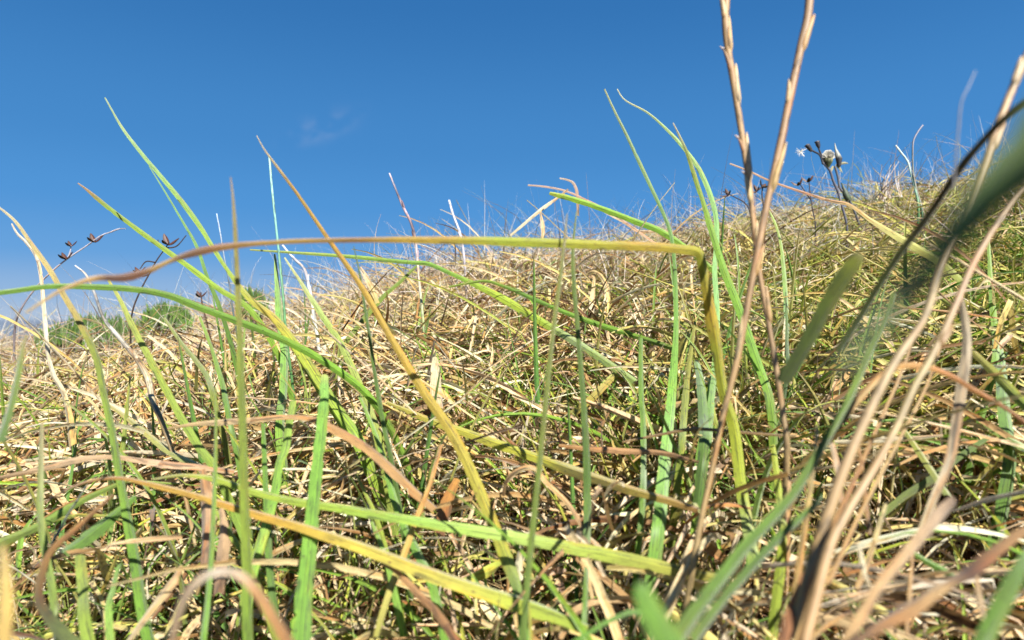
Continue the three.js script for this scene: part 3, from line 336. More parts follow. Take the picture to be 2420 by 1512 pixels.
leaf('dark-edged brown leaf bent round on itself in the lower corner', [[268, 1168], [232, 1200], [170, 1256], [122, 1300], [96, 1362], [92, 1416], [120, 1466], [176, 1530]], 0.3, 0.24, [[0, 6], [0.3, 16], [0.6, 20], [1, 36]], [[0, '#a07c4c'], [0.4, '#8a6a38'], [0.6, '#5c4a22'], [0.8, '#5c6a2c'], [1, '#6a7a34']], { dry: 1 });
leaf('tan dead blade leaning up beside the bright green one, crossing the yellow strap', [[1042, 1050], [1030, 1096], [1014, 1150], [990, 1210], [955, 1310], [920, 1400], [888, 1505]], 0.38, 0.3, [[0, 8], [0.4, 13], [0.7, 18], [1, 14]], [[0, '#d8b484'], [0.4, '#d8b068'], [0.7, '#c8c070'], [1, '#a8a850']], { dry: 1, clear: 0.035 });
leaf('brown dead blade slanting down from the orange-yellow blade into the lower middle', [[900, 1330], [940, 1352], [985, 1400], [1030, 1446], [1080, 1520]], 0.32, 0.26, [[0, 8], [0.4, 18], [1, 22]], [[0, '#c89a6c'], [0.5, '#c09060'], [1, '#a87c50']], { dry: 1 });
leaf('golden-brown crumpled dead sheath in the middle behind the bright green blade', [[1080, 1130], [1062, 1170], [1050, 1210], [1040, 1260]], 0.44, 0.4, [[0, 16], [0.5, 34], [1, 26]], [[0, '#c08a3c'], [0.5, '#a87434'], [1, '#7a4c24']], { dry: 1 });
leaf('thin white dead blade looping over the crest from the pale hanging plant', [[1585, 548], [1550, 546], [1510, 546], [1490, 535], [1472, 523], [1450, 512], [1424, 498]], 0.95, 1.0, [[0, 6], [0.3, 8], [1, 4]], [[0, '#d0a888'], [0.3, '#e0c8b0'], [1, '#e8dcd4']], { dry: 1, clear: 0.05 });
leaf('pink-brown wiry dead blade curving above the lime blade', [[1247, 437], [1290, 441], [1334, 450], [1390, 474], [1440, 500], [1500, 540], [1550, 575]], 1.0, 0.95, [[0, 4], [0.5, 6], [1, 5]], [[0, '#c8b4b8'], [0.5, '#b08c84'], [1, '#c8a488']], { dry: 1, clear: 0.05 });
leaf('curled dead blade hooking over beside the lime blade', [[1322, 421], [1338, 424], [1352, 430], [1361, 444], [1365, 470], [1366, 510]], 1.0, 0.98, [[0, 4], [0.5, 8], [1, 6]], [[0, '#d8ccd0'], [0.5, '#b09088'], [1, '#88705c']], { dry: 1, clear: 0.05 });
leaf('white slanting dead blade against the sky above the arched blade', [[1342, 447], [1316, 468], [1285, 490], [1248, 520], [1206, 556]], 0.98, 0.96, [[0, 4], [0.4, 9], [1, 6]], [[0, '#c8b0a4'], [0.4, '#ece4e0'], [1, '#d8ccb8']], { dry: 1, clear: 0.05 });
leaf('white crumpled dead leaf hanging at the crest under the white slanting blade', [[1276, 500], [1280, 520], [1283, 545], [1280, 568]], 0.97, 0.95, [[0, 3], [0.5, 12], [1, 5]], [[0, '#d8ccc4'], [0.5, '#ece0d0'], [1, '#c8b08c']], { dry: 1, clear: 0.05 });
leaf('cream pointed dead leaf leaning in the gap between orange-yellow blade and crest', [[850, 630], [866, 656], [880, 684], [892, 716]], 0.75, 0.72, [[0, 8], [0.4, 14], [1, 10]], [[0, '#d8d0d4'], [0.5, '#d8cca8'], [1, '#c8bc80']], { dry: 1 });
// ---------------------------------------------------------------- stalks with parts
// a dry flowering stalk: stem, and sheathed spikelets pressed to it, each given as [t along the stem, side -1/1, px long, px wide]
function stalk(label, pts, d0, d1, widths, colors, spikes, o = {}) {
  const V = line(pts, d0, d1, o.clear, o.root), n = Math.max(30, pts.length * 7), P = curvePts(V, n), at = P[n].clone(), root = new THREE.Group();
  place(root, 'dry_stalk', label, 'grass stalk', 'dry flowering stalks standing near the lens', at);
  const cs = colors.map(([t, h]) => [t, tone(h).map((v, k) => v * [1.15, 1.25, 1.22][k])]), scale = (i) => -P[i].z / 1621;
  part(root, 'stem', tubeGeometry(P, (t) => stopAt(widths, t) / 2 * scale(Math.round(t * n)) * (1 + 0.1 * (noise(t * 30, 3, 81) - 0.5)), (t) => { const v = 1 + 0.25 * (noise(t * 40, 5, 83) - 0.5); return stopAt(cs, t).map((x) => x * v); }, 12), M.stem, at);
  for (const [t, sd, L, W, hex] of spikes) {
    const i = Math.round(t * n), p = P[i], sc = scale(i), T = new THREE.Vector3().subVectors(P[Math.max(0, i - 2)], P[Math.min(n, i + 2)]).normalize();
    const out = new THREE.Vector3().crossVectors(T, new THREE.Vector3(0, 0, 1)).normalize().multiplyScalar(sd), r = stopAt(widths, t) / 2 * sc;
    const front = new THREE.Vector3(0, 0, 1);
    const Q = [0, 0.35, 0.75, 1].map((f) => p.clone().addScaledVector(T, L * sc * f).addScaledVector(out, r * (0.45 + 1.0 * f * f)).addScaledVector(front, r * 0.45));
    const c0 = tone(hex ?? '#d2ac74').map((v, k) => v * [1.1, 1.2, 1.2][k]);
    part(root, 'spikelet', tubeGeometry(curvePts(Q, 12), (f) => W / 2 * sc * Math.max(0.12, Math.sqrt(Math.min(1, f * 5 + 0.1)) * (1 - Math.pow(f, 4) * 0.8)), (f) => c0.map((x) => x * lerp(0.85, 1.12, noise(f * 9, sd, 85))), 10), M.stem, at);
    if (o.caps && sd < 0) part(root, 'bract', tubeGeometry([Q[3], Q[3].clone().addScaledVector(T, 9 * sc).addScaledVector(out, 8 * sc)], (f) => 3.5 * sc * (1.1 - f), () => tone('#f0e0d8'), 6), M.stem, at);
  }
  return root;
}
stalk('tall tan flowering stalk, straighter of the crossing two, spikelets sheathing its sides', [[1717, -30], [1714, 40], [1719, 110], [1732, 190], [1748, 290], [1760, 370], [1772, 450], [1781, 540], [1790, 620], [1806, 710], [1822, 800], [1838, 900], [1850, 980], [1858, 1040]], 0.36, 0.33, [[0, 19], [0.2, 15], [0.4, 12], [0.6, 14], [0.8, 15], [1, 14]], [[0, '#a88258'], [0.3, '#b48c60'], [0.5, '#9c7a58'], [0.7, '#a88a60'], [1, '#c0a068']], [[0.1, 1, 92, 15], [0.18, 1, 105, 14, '#dcb88a'], [0.25, -1, 40, 9, '#a47c52'], [0.3, 1, 120, 15, '#d8b486'], [0.39, 1, 60, 14], [0.33, -1, 70, 14, '#e0bc88'], [0.13, -1, 60, 10, '#a07a54'], [0.05, -1, 60, 14, '#e0c498'], [0.5, 1, 90, 15, '#b48c5c']], { caps: 1, root: 1 });
stalk('tall tan flowering stalk crossing in front of the straighter one, rusty streaks on it', [[1914, -30], [1908, 40], [1892, 110], [1877, 180], [1862, 250], [1848, 320], [1832, 392], [1816, 464], [1800, 540], [1786, 615], [1771, 695], [1755, 780], [1733, 885], [1706, 990], [1680, 1120], [1656, 1230], [1636, 1345]], 0.33, 0.3, [[0, 20], [0.2, 18], [0.4, 16], [0.6, 14], [0.8, 17], [1, 16]], [[0, '#a07c5c'], [0.3, '#a8805a'], [0.5, '#a88458'], [0.7, '#a08458'], [0.85, '#9c8460'], [1, '#b08a6c']], [[0.08, 1, 100, 17, '#c49a62'], [0.155, -1, 62, 13, '#caa476'], [0.26, 1, 130, 18, '#c0985a'], [0.36, 1, 80, 14, '#b88c52'], [0.46, -1, 110, 12, '#c8a878']], { root: 1 });
stalk('blurred tan stalk coming in from the upper edge and slanting down through the corner', [[2436, 110], [2402, 186], [2376, 248], [2354, 304], [2336, 360], [2312, 424], [2286, 489], [2256, 564], [2219, 645], [2184, 750], [2114, 856], [2054, 971], [1999, 1096], [1954, 1221], [1914, 1356], [1872, 1510]], 0.24, 0.2, [[0, 19], [0.3, 16], [0.5, 18], [0.8, 27], [1, 32]], [[0, '#b8946c'], [0.3, '#a88860'], [0.5, '#b09670'], [0.75, '#b8946a'], [1, '#a88450']], [[0.08, -1, 80, 18, '#c8a880'], [0.2, 1, 80, 18, '#c09c70']], { clear: 0.03 });
stalk('second blurred tan stalk below, bent at a joint, parallel to the first in the corner', [[2440, 430], [2400, 470], [2339, 556], [2296, 630], [2266, 700], [2238, 765], [2196, 851], [2159, 916], [2114, 1016], [2059, 1116], [2004, 1206], [1964, 1281], [1926, 1420], [1900, 1520]], 0.24, 0.19, [[0, 9], [0.2, 15], [0.6, 18], [0.8, 22], [1, 30]], [[0, '#c0a07c'], [0.3, '#a88464'], [0.5, '#a08a5c'], [0.7, '#b89468'], [1, '#b48a5c']], [[0.42, 1, 70, 20, '#a08254']], { clear: 0.03 });
stalk('speckled grey-tan seed stalk bending through the straw beside the pale green blade', [[178, 628], [202, 648], [222, 690], [245, 752], [280, 796], [325, 851], [350, 896], [360, 946], [382, 995]], 0.7, 0.5, [[0, 4], [0.3, 8], [0.6, 14], [1, 8]], [[0, '#e0dce4'], [0.25, '#706860'], [0.35, '#d8ccc0'], [0.5, '#8c7458'], [0.6, '#d8c4a4'], [0.75, '#94744c'], [1, '#c8b088']], [[0.5, 1, 40, 9, '#c8b090'], [0.62, -1, 44, 9, '#a88860'], [0.7, 1, 40, 9, '#d0bc98']], { root: 1, clear: 0.04 });
stalk('pinkish dry stem through the pale green knee, ending in a banded seed spike', [[920, 410], [936, 450], [952, 488], [970, 524], [980, 560], [985, 605], [990, 660], [997, 730]], 0.98, 0.86, [[0, 4], [0.3, 7], [0.5, 6], [1, 8]], [[0, '#c8c0d8'], [0.12, '#504450'], [0.2, '#c8a8b0'], [0.32, '#544450'], [0.42, '#d0b8b8'], [0.55, '#c8b4a4'], [0.8, '#a8bc78'], [1, '#b8b880']], [[0.2, 1, 26, 6, '#8a6c74'], [0.35, -1, 26, 6, '#6c5458'], [0.45, 1, 22, 6, '#b89ca0']], { root: 1, clear: 0.04 });
stalk('thin white forked dry stem on the crest beside the banded seed spike', [[1061, 474], [1068, 500], [1078, 527], [1086, 548], [1094, 590]], 1.25, 1.15, [[0, 5], [0.6, 6], [1, 6]], [[0, '#e0dcec'], [0.6, '#c0b4c0'], [1, '#a89078']], [[0.48, -1, 40, 4, '#dcd8e8']], { root: 1, clear: 0.04 });
stalk('greyish near-invisible thin stem against the sky, out of focus beside the corner stalks', [[2304, 168], [2290, 200], [2272, 240], [2264, 310], [2258, 380], [2252, 450]], 0.2, 0.2, [[0, 3], [1, 5]], [[0, '#a0a0b0'], [1, '#847c7c']], [], { clear: 0.03 });
stalk('dark green wiry stem with a kinked top against the sky, beyond the shaded bank', [[2180, 296], [2168, 312], [2158, 332], [2156, 365], [2157, 400], [2163, 444], [2178, 500]], 1.25, 1.2, [[0, 4], [0.3, 4], [1, 7]], [[0, '#8c88a0'], [0.2, '#4a4a58'], [0.5, '#3c5c44'], [1, '#4a7a3c']], [], { root: 1, clear: 0.06 });
stalk('green wiry stem with a white bent tip, beside the kinked dark one', [[2116, 344], [2130, 362], [2144, 381], [2152, 410], [2160, 440], [2170, 490]], 1.25, 1.2, [[0, 4], [1, 7]], [[0, '#d8e0e4'], [0.35, '#8cb0a0'], [0.5, '#4c7c44'], [1, '#5c8c3c']], [], { root: 1, clear: 0.06 });
stalk('thin green straight stem rising to touch the tip of the orange-yellow blade', [[636, 368], [642, 440], [651, 525], [660, 610], [669, 700], [676, 790]], 0.8, 0.7, [[0, 5], [1, 7]], [[0, '#a8c8c0'], [0.3, '#7cb0a4'], [0.6, '#5a8a58'], [1, '#4e7c30']], [], { root: 1 });
stalk('thin dark wiry stem among the tall group, straight and leafless', [[512, 505], [522, 560], [530, 610], [540, 660], [548, 720]], 0.95, 0.9, [[0, 3], [1, 5]], [[0, '#b8c4e0'], [0.4, '#5c6878'], [1, '#4c5c34']], [], { root: 1 });
stalk('white beaded dead stem sagging before the sky next to a thin green stem', [[668, 580], [684, 600], [700, 616], [718, 634], [728, 668], [734, 700]], 0.9, 0.82, [[0, 5], [0.5, 8], [1, 8]], [[0, '#e0e0f0'], [0.4, '#a8a0a8'], [0.5, '#f0ece8'], [1, '#d8ccb8']], [[0.4, 1, 20, 6, '#ece8f0'], [0.7, -1, 22, 7, '#f0ece4']], { root: 1 });

// ---------------------------------------------------------------- weeds with seed pods
function pod(root, name, at, size, dir, origin, dark = '#24140f', inner = '#5c3014') {
  // an opened seed capsule: three cupped valves with an orange lining
  const ax = dir.clone().normalize(), ref = Math.abs(ax.y) > 0.8 ? new THREE.Vector3(1, 0, 0.3) : new THREE.Vector3(0, 1, 0), a = ref.addScaledVector(ax, -ref.dot(ax)).normalize(), b = new THREE.Vector3().crossVectors(ax, a);
  for (let k = 0; k < 3; k++) {
    const q = k * 2.094 + 0.6, out = a.clone().multiplyScalar(Math.cos(q)).addScaledVector(b, Math.sin(q));
    const V = [[0, 0], [0.35, 0.4], [0.75, 0.85], [1.0, 1.2]].map(([l, o]) => at.clone().addScaledVector(ax, l * size).addScaledVector(out, o * size));
    const tang = new THREE.Vector3().crossVectors(ax, out).normalize(), P = curvePts(V, 10);
    const w = (t) => size * 0.68 * Math.sin(Math.PI * clamp(0.14 + 0.8 * t, 0, 1));
    const shell = part(root, 'pod_valve', leafGeometry(P, () => tang, w, 0.55, () => tone(dark).map((x) => x * 1.2)), M.stem, origin);
    const IP = P.map((p) => p.clone().addScaledVector(out, -size * 0.06));
    const lining = leafGeometry(IP, () => tang, (t) => w(t) * 0.8, 0.5, () => tone(inner)); lining.translate(-origin.x, -origin.y, -origin.z);
    const lm = new THREE.Mesh(lining, M.stem); lm.name = 'lining'; shell.add(lm);
  }
}
function weed(label, main, d, w, hexes, branches, pods) {
  const V = line(main, d, d, 0.04, true), P = curvePts(V, 40), at = P[40].clone(), root = new THREE.Group(), sc = d / 1621;
  place(root, 'pod_weed', label, 'weed', 'dead weeds carrying open seed pods', at);
  const cs = hexes.map((h, i) => [i / (hexes.length - 1), tone(h)]);
  part(root, 'stem', tubeGeometry(P, (t) => w / 2 * sc * lerp(0.6, 1.2, t), (t) => stopAt(cs, t), 7), M.stem, at);
  for (const br of branches) part(root, 'branch', tubeGeometry(curvePts(line(br, d, d, 0.04), 14), (t) => w / 2 * sc * lerp(0.85, 0.45, t), () => tone(hexes[0]), 6), M.stem, at);
  for (const [X, Y, s, dx, dy, dz] of pods) pod(root, 'seed_pod', px(X, Y, d), s * sc, new THREE.Vector3(dx, dy, dz), at);
}
weed('pale leaning weed stem with three dark open pods, ending in a bare fork', [[284, 540], [262, 548], [240, 556], [206, 580], [161, 610], [124, 640], [83, 682], [41, 750]], 1.05, 4.4, ['#e4e0ec', '#dcd4dc', '#8c7c80', '#e0d8dc'], [[[262, 548], [280, 541], [297, 540]], [[161, 608], [166, 594], [168, 580]]], [[156, 612, 15, -0.1, 1, 0.3], [168, 582, 12, 0, 1, 0.3], [224, 572, 17, 0.1, 1, 0.4]]);
weed('dark forked weed stem with open orange-lined pods behind the brown blade tip', [[400, 572], [388, 590], [372, 612], [352, 648], [330, 690], [312, 740]], 1.0, 4.4, ['#54443c', '#4c3c34', '#5c4c3c'], [[[392, 586], [416, 582], [440, 556]], [[388, 592], [376, 580], [373, 566]], [[352, 648], [336, 652], [330, 642]], [[368, 620], [345, 618], [330, 636]]], [[398, 578, 19, 0.25, 1, 0.5], [330, 646, 14, -0.1, 1, 0.4]]);
weed('small dark weed stem with one brown pod low over the green shrub', [[474, 690], [478, 720], [486, 752]], 1.05, 5, ['#6c4c3c', '#5c4434'], [], [[474, 702, 13, 0, 1, 0.3]]);
weed('dark weed head shaped like a star on a thin stem beside the tall stalks', [[1720, 458], [1736, 466], [1762, 482], [1778, 520]], 1.1, 4, ['#4c3c3c', '#5c4c3c'], [[[1720, 458], [1708, 452]], [[1720, 458], [1712, 468]]], [[1720, 462, 13, -0.6, 0.6, 0.3]]);
weed('stem with dark and brown pod heads just beyond the crossing of the tall stalks', [[1802, 436], [1800, 460], [1806, 500]], 1.1, 5, ['#5c4434', '#6c5840'], [[[1802, 440], [1790, 450]]], [[1800, 442, 12, 0.5, 0.7, 0.3], [1788, 452, 12, -0.6, 0.5, 0.3]]);
weed('brown two-headed weed under the thistle, its pods half open and white inside', [[1911, 428], [1914, 460], [1920, 496], [1926, 530]], 1.15, 4, ['#4c444c', '#54504c'], [[[1914, 470], [1900, 450], [1888, 432]]], [[1909, 430, 13, -0.2, 1, 0.3], [1886, 438, 12, -0.4, 0.9, 0.3]]);

{ // thistle with buds and a white seed head
  const d = 1.15, sc = d / 1621, root = new THREE.Group(), L = (a) => curvePts(line(a, d, d, 0.04), 24), main = line([[1944, 384], [1960, 402], [1968, 426], [1979, 452], [1990, 490], [2000, 530]], d, d, 0.04, true), P = curvePts(main, 40), at = P[40].clone();
  place(root, 'thistle', 'thistle standing on the crest with a white fluffy seed head and closed dark buds', 'thistle', null, at);
  const green = tone('#566a4c'), dark = tone('#3c3c48'), pale = tone('#c8c4a0');
  part(root, 'stem', tubeGeometry(P, () => 2.8 * sc, () => tone('#6c6c7c'), 8), M.stem, at);
  part(root, 'side_stem', tubeGeometry(L([[1972, 392], [1980, 420], [1984, 444], [1998, 460], [2012, 484], [2030, 530]]), () => 2.6 * sc, () => tone('#6c707c'), 8), M.stem, at);
  for (const [x0, y0, x1, y1] of [[1906, 342, 1936, 366], [1930, 334, 1942, 372]]) {
    part(root, 'bud_stem', tubeGeometry(L([[x0, y0 + 4], [(x0 + x1) / 2, (y0 + y1) / 2 + 3], [x1, y1], [1944, 388]]), () => 2.2 * sc, () => dark, 7), M.stem, at);
    const p = px(x0, y0, d), q = px(x0 + (x1 - x0) * 0.4, y0 + 16, d);
    part(root, 'bud', tubeGeometry([q, q.clone().lerp(p, 0.4), q.clone().lerp(p, 0.85), p, p.clone().add(new THREE.Vector3(0, 0.001, 0))], (t) => sc * [2.5, 5, 5.5, 6.5, 0.5][Math.round(t * 4)], (t) => (t > 0.8 ? tone('#c0c8d8') : dark), 10), M.stem, at);
  }
  const c = px(1956, 374, d);
  part(root, 'seed_cup', tubeGeometry([0, 0.25, 0.5, 0.75, 1].map((t) => c.clone().add(new THREE.Vector3(0, (t - 1) * 22 * sc, 0))), (t) => sc * [3, 6, 9, 11, 10][Math.round(t * 4)], (t) => (t > 0.5 ? tone('#a8a468') : green), 12), M.stem, at);
  const hairs = [];
  for (let i = 0; i < 420; i++) {
    const dir = new THREE.Vector3(gauss(), Math.abs(gauss()) * 1.1 - 0.1, gauss()).normalize(), a = c.clone().addScaledVector(dir, 3 * sc), b = c.clone().add(new THREE.Vector3(dir.x * 14, dir.y * 17 + 2, dir.z * 14).multiplyScalar(sc * rr(0.85, 1.08)));
    hairs.push(leafGeometry([a, a.clone().lerp(b, 0.5), b], (k, T) => new THREE.Vector3(T.y, -T.x, 0.2).normalize(), (t) => sc * (1.6 + 1.2 * t), 0.2, null));
  }
  part(root, 'seed_head', mergeGeometries(hairs), M.fluff, at);
  const tip = px(1974, 352, d), foot = px(1982, 376, d);
  part(root, 'bud', tubeGeometry([foot.clone().add(new THREE.Vector3(0, -0.02 * 0.6, 0)), foot, foot.clone().lerp(tip, 0.4), tip, px(1972, 338, d)], (t) => sc * [4, 7.5, 6, 2.5, 0.6][Math.round(t * 4)], (t) => (t < 0.3 ? dark : tone('#b8bcb4')), 10), M.stem, at);
  part(root, 'bud', tubeGeometry(curvePts([px(2006, 474, d), px(1999, 462, d), px(1993, 446, d), px(1988, 432, d)], 10), (t) => sc * Math.max(1.5, 9 * Math.sin(Math.PI * clamp(0.25 + 0.7 * t, 0, 1)) * (1 - 0.6 * t)), () => green, 10), M.stem, at);
  for (const [a, b] of [[[1975, 388], [1990, 408]], [[1984, 388], [2004, 386]], [[1968, 392], [1962, 410]]]) part(root, 'bract', leafGeometry(curvePts([px(...a, d), px((a[0] + b[0]) / 2, (a[1] + b[1]) / 2 - 2, d), px(...b, d)], 8), (k, T) => new THREE.Vector3(-T.y, T.x, 0.2).normalize(), (t) => sc * 6 * Math.sin(Math.PI * clamp(0.2 + 0.75 * t, 0, 1)), 0.3, () => pale), M.straw, at);
}
for (const [X, Y, s, label] of [[1892, 359, 12, 'white drifting thistle seed caught in the air beside the thistle buds'], [1845, 384, 8, 'small tuft of thistle down hanging beside the curving tan stalk']]) {
  const d = 1.1, sc = d / 1621, c = px(X, Y, d), hairs = [];
  for (let i = 0; i < 34; i++) { const dir = new THREE.Vector3(gauss(), gauss(), gauss()).normalize(), b = c.clone().addScaledVector(dir, s * sc * rr(0.5, 1.3)); hairs.push(leafGeometry([c, c.clone().lerp(b, 0.5), b], (k, T) => new THREE.Vector3(T.y, -T.x, 0.2).normalize(), () => sc * 0.9, 0.2, null)); }
  const g = mergeGeometries(hairs); g.translate(-c.x, -c.y, -c.z);
  place(new THREE.Mesh(g, M.fluff), 'thistle_seed', label, 'seed', null, c);
}
{ // bushy pale tuft on the far crest
  const d = 1.3, sc = d / 1621, c = px(2092, 470, d), hairs = [];
  for (let i = 0; i < 16; i++) { const a = c.clone().add(new THREE.Vector3(gauss() * 14 * sc, 0, gauss() * 0.01)), b = px(2116 + gauss() * 15, 376 + Math.abs(gauss()) * 40, d + gauss() * 0.02); hairs.push(leafGeometry(curvePts([a, a.clone().lerp(b, 0.5).add(new THREE.Vector3(-4 * sc, 0, 0)), b], 8), (k, T) => new THREE.Vector3(T.y, -T.x, 0.2).normalize(), (t) => sc * 3.2 * (1 - 0.6 * t), 0.3, () => tone(pick(['#f0e8e8', '#e0d8d8', '#d8c8b0', '#c0a888'])))); }
  const g = mergeGeometries(hairs); g.translate(-c.x, -c.y, -c.z);
  place(new THREE.Mesh(g, M.straw), 'dry_tuft', 'brush-shaped tuft of pale dead grass standing on the crest beyond the thistle', 'grass tuft', null, c);
}
// ---------------------------------------------------------------- low green shrubs on the far slope
function shrub(label, X, Y, d, wpx, hpx, count) {
  const c = px(X, Y, d), sc = d / 1621, root = new THREE.Group(); place(root, 'low_shrub', label, 'shrub', 'low green shrubs behind the crest', c);
  const leaves = [], stems = [];
  for (let i = 0; i < count; i++) {
    const a = rr(0, 6.283), r = Math.sqrt(R()), x = Math.cos(a) * r * wpx / 2 * sc, z = Math.sin(a) * r * wpx / 2 * sc, top = hpx * sc * (1 - 0.6 * r * r) * rr(0.5, 1.1);
    const b = new THREE.Vector3(x, top - hpx * sc * 0.5, z), len = rr(20, 36) * sc, lean = new THREE.Vector3(gauss() * 0.25, 1, gauss() * 0.25).normalize();
    if (i % 14 === 0) stems.push(tubeGeometry([new THREE.Vector3(x * 0.4, -hpx * sc * 0.7, z * 0.4), b.clone().multiplyScalar(0.7), b], (t) => sc * 2.4 * (1.2 - t), () => tone('#6c5a3c'), 5));
    leaves.push(leafGeometry([b, b.clone().addScaledVector(lean, len * 0.5), b.clone().addScaledVector(lean, len)], (k, T) => new THREE.Vector3(Math.cos(a * 7), 0, Math.sin(a * 7)), (t) => sc * 6.5 * Math.sin(Math.PI * clamp(0.25 + 0.72 * t, 0, 1)), 0.4, () => leafTone(pick(['#4a9a38', '#58a840', '#3a8a34', '#6cb04c', '#34782e']))));
  }
  part(root, 'leaves', mergeGeometries(leaves), M.green); part(root, 'stem', mergeGeometries(stems), M.stem);
}
shrub('low green shrub with narrow upright leaves, the widest one, far down the slope', 235, 806, 1.75, 250, 74, 900);
shrub('small green shrub clump poking up behind the speckled seed stalk', 396, 768, 1.6, 110, 66, 420);
shrub('small green shrub clump at the crest below the tall pale-tipped blade', 600, 735, 1.6, 70, 60, 200);

{ // the coarse clump beyond the picture's edge whose shade falls on the bank
  const root = new THREE.Group(), foot = new THREE.Vector3(1.0, soilY(1.0, 0.55), -0.55);
  place(root, 'coarse_grass_clump', 'coarse broad-leaved grass clump just outside the picture, shading the upper bank', 'grass clump', null, foot);
  for (let i = 0; i < 9; i++) {
    const a = -0.1 + i * 0.09 + gauss() * 0.05, reach = rr(0.2, 0.42), h = rr(0.55, 0.85), P = [];
    for (let k = 0; k <= 16; k++) { const t = k / 16; P.push(new THREE.Vector3(0.06 * gauss() * 0 - Math.cos(a) * reach * t * t, h * (1.25 * t - 0.35 * t * t), -Math.sin(a) * reach * t * t * 0.8 + (i % 3 - 1) * 0.03)); }
    part(root, 'blade', leafGeometry(P, (k, T) => new THREE.Vector3(Math.sin(a) + 0.4, 0, 0.8).cross(T).cross(T).negate().normalize(), (t) => 0.018 * Math.min(1, 0.5 + 2 * t) * Math.pow(1 - t, 0.5) + 0.0005, 0.4, () => leafTone('#6f9a34')), M.green);
  }
}
{ // a leaf that arches over beside the lens and shades the blurred one
  const foot = new THREE.Vector3(0.46, soilY(0.46, -0.5), 0.5);
  const over = [[2560, 190], [2490, 290], [2419, 372], [2330, 465], [2270, 540]].map(([X, Y]) => px(X, Y, 0.046).addScaledVector(SUN, 0.085));
  const Q = curvePts([foot.clone(), new THREE.Vector3(0.3, 0.46, 0.3), ...over], 40).map((p) => p.sub(foot));
  place(new THREE.Mesh(leafGeometry(Q, (k, T) => new THREE.Vector3().crossVectors(T, SUN).normalize(), (t) => 0.017 * Math.pow(1 - t * 0.92, 0.5), 0.3, () => leafTone('#6f9a34')), M.green), 'overhanging_leaf', 'coarse green blade arching over beside the lens, just outside the picture', 'grass blade', null, foot);
}
{ // slim living blades standing in the straw, too alike to tell apart
  const shapes = [], hues = [];
  for (let v = 0; v < 9; v++) {
    const P = [], tall = rr(0.13, 0.2), reach = rr(0.01, 0.07), a = rr(-0.5, 0.5), roll = rr(-0.7, 0.7), w = rr(0.0034, 0.0058), ph = R() * 9, n = 26;
    for (let i = 0; i <= n; i++) { const t = i / n; P.push(new THREE.Vector3(reach * t * t, tall * (t - 0.12 * t * t * t), reach * a * t * t * t)); }
    const foot = tone(pick(['#7fae3a', '#5aa634', '#8cb43a', '#a0b43a'])), hue = pick([['#a0c040', 'lime'], ['#b4bc44', 'yellow-green'], ['#88b83c', 'fresh green'], ['#c0b450', 'yellow-topped']]), top = tone(hue[0]), tip = tone('#c8b07c');
    const side = (i, T) => new THREE.Vector3(0, 0, 1).cross(T).cross(T).negate().normalize().applyAxisAngle(T, roll + i / n * 0.6 * (v % 2 ? 1 : -1));
    const col = (t) => (t < 0.9 ? foot.map((c, k) => lerp(c, top[k], t / 0.9)) : top.map((c, k) => lerp(c, tip[k], (t - 0.9) / 0.1))).map((c) => clamp(c * (1 + 0.14 * (noise(t * 20, ph, 43) - 0.5)), 0.005, 0.8));
    hues.push(hue[1]); shapes.push(leafGeometry(P, side, (t) => w * Math.min(1, 0.6 + 1.6 * t) * Math.max(0.06, Math.pow(1 - t, 0.45)), 0.55, col, 1, (t, h) => 0.96 + 0.1 * (noise(t * 20, ph + 5 * h, 45) - 0.5)));
  }
  const marks = [[740, 1150, 'the broad mint-green blade'], [575, 1000, 'the upright olive blade'], [1000, 930, 'the straight orange-yellow blade'], [1290, 900, 'the slim straight olive blade'], [1378, 900, 'the slim bowed dark green blade'], [1590, 900, 'the tall mint-green strap'], [1690, 800, 'the drop of the bent yellow blade'], [1780, 700, 'the crossing tan stalks'], [2200, 1130, 'the dark hollow'], [2372, 950, 'the deep green pair of blades'], [250, 950, 'the cream-tipped arching blade'], [370, 880, 'the pale green leaning blade'], [1960, 1150, 'the sheaf of thin tan stalks'], [1120, 1180, 'the twisted tan ribbon'], [90, 1150, 'the soft green blade near the corner'], [2000, 700, 'the torn olive blade']];
  for (let i = 0; i < 130; i++) {
    const band = R(), u = band < 0.5 ? rr(-0.72, -0.05) : band < 0.8 ? rr(0.12, 0.5) : rr(-0.7, 0.72), d = lerp(0.4, 1.05, Math.pow(R(), 1.2)), x = u * d;
    const k = Math.floor(R() * shapes.length), s0 = rr(0.8, 1.12), q = canopyY(x, d) - EYE, X = 1209.5 + 1621 * u, Y = 756 - 1621 * q / d;
    const near = marks.reduce((a, b) => (Math.hypot(b[0] - X, b[1] - Y) < Math.hypot(a[0] - X, a[1] - Y) ? b : a));
    const m = place(new THREE.Mesh(shapes[k], M.green), 'slim_green_blade', (s0 > 1.02 ? 'taller' : s0 < 0.9 ? 'short' : 'middling') + ' slim ' + hues[k] + ' blade ' + (d > 0.75 ? 'up the bank behind ' : 'in the straw by ') + near[2], 'grass blade', 'slim green blades scattered through the straw', new THREE.Vector3(x, canopyY(x, d) - rr(0.055, 0.1), -d));
    m.rotation.set(gauss() * 0.16, rr(0, 6.283), gauss() * 0.16); m.scale.setScalar(s0 * (d < 0.5 ? 0.9 : 1));
  }
}
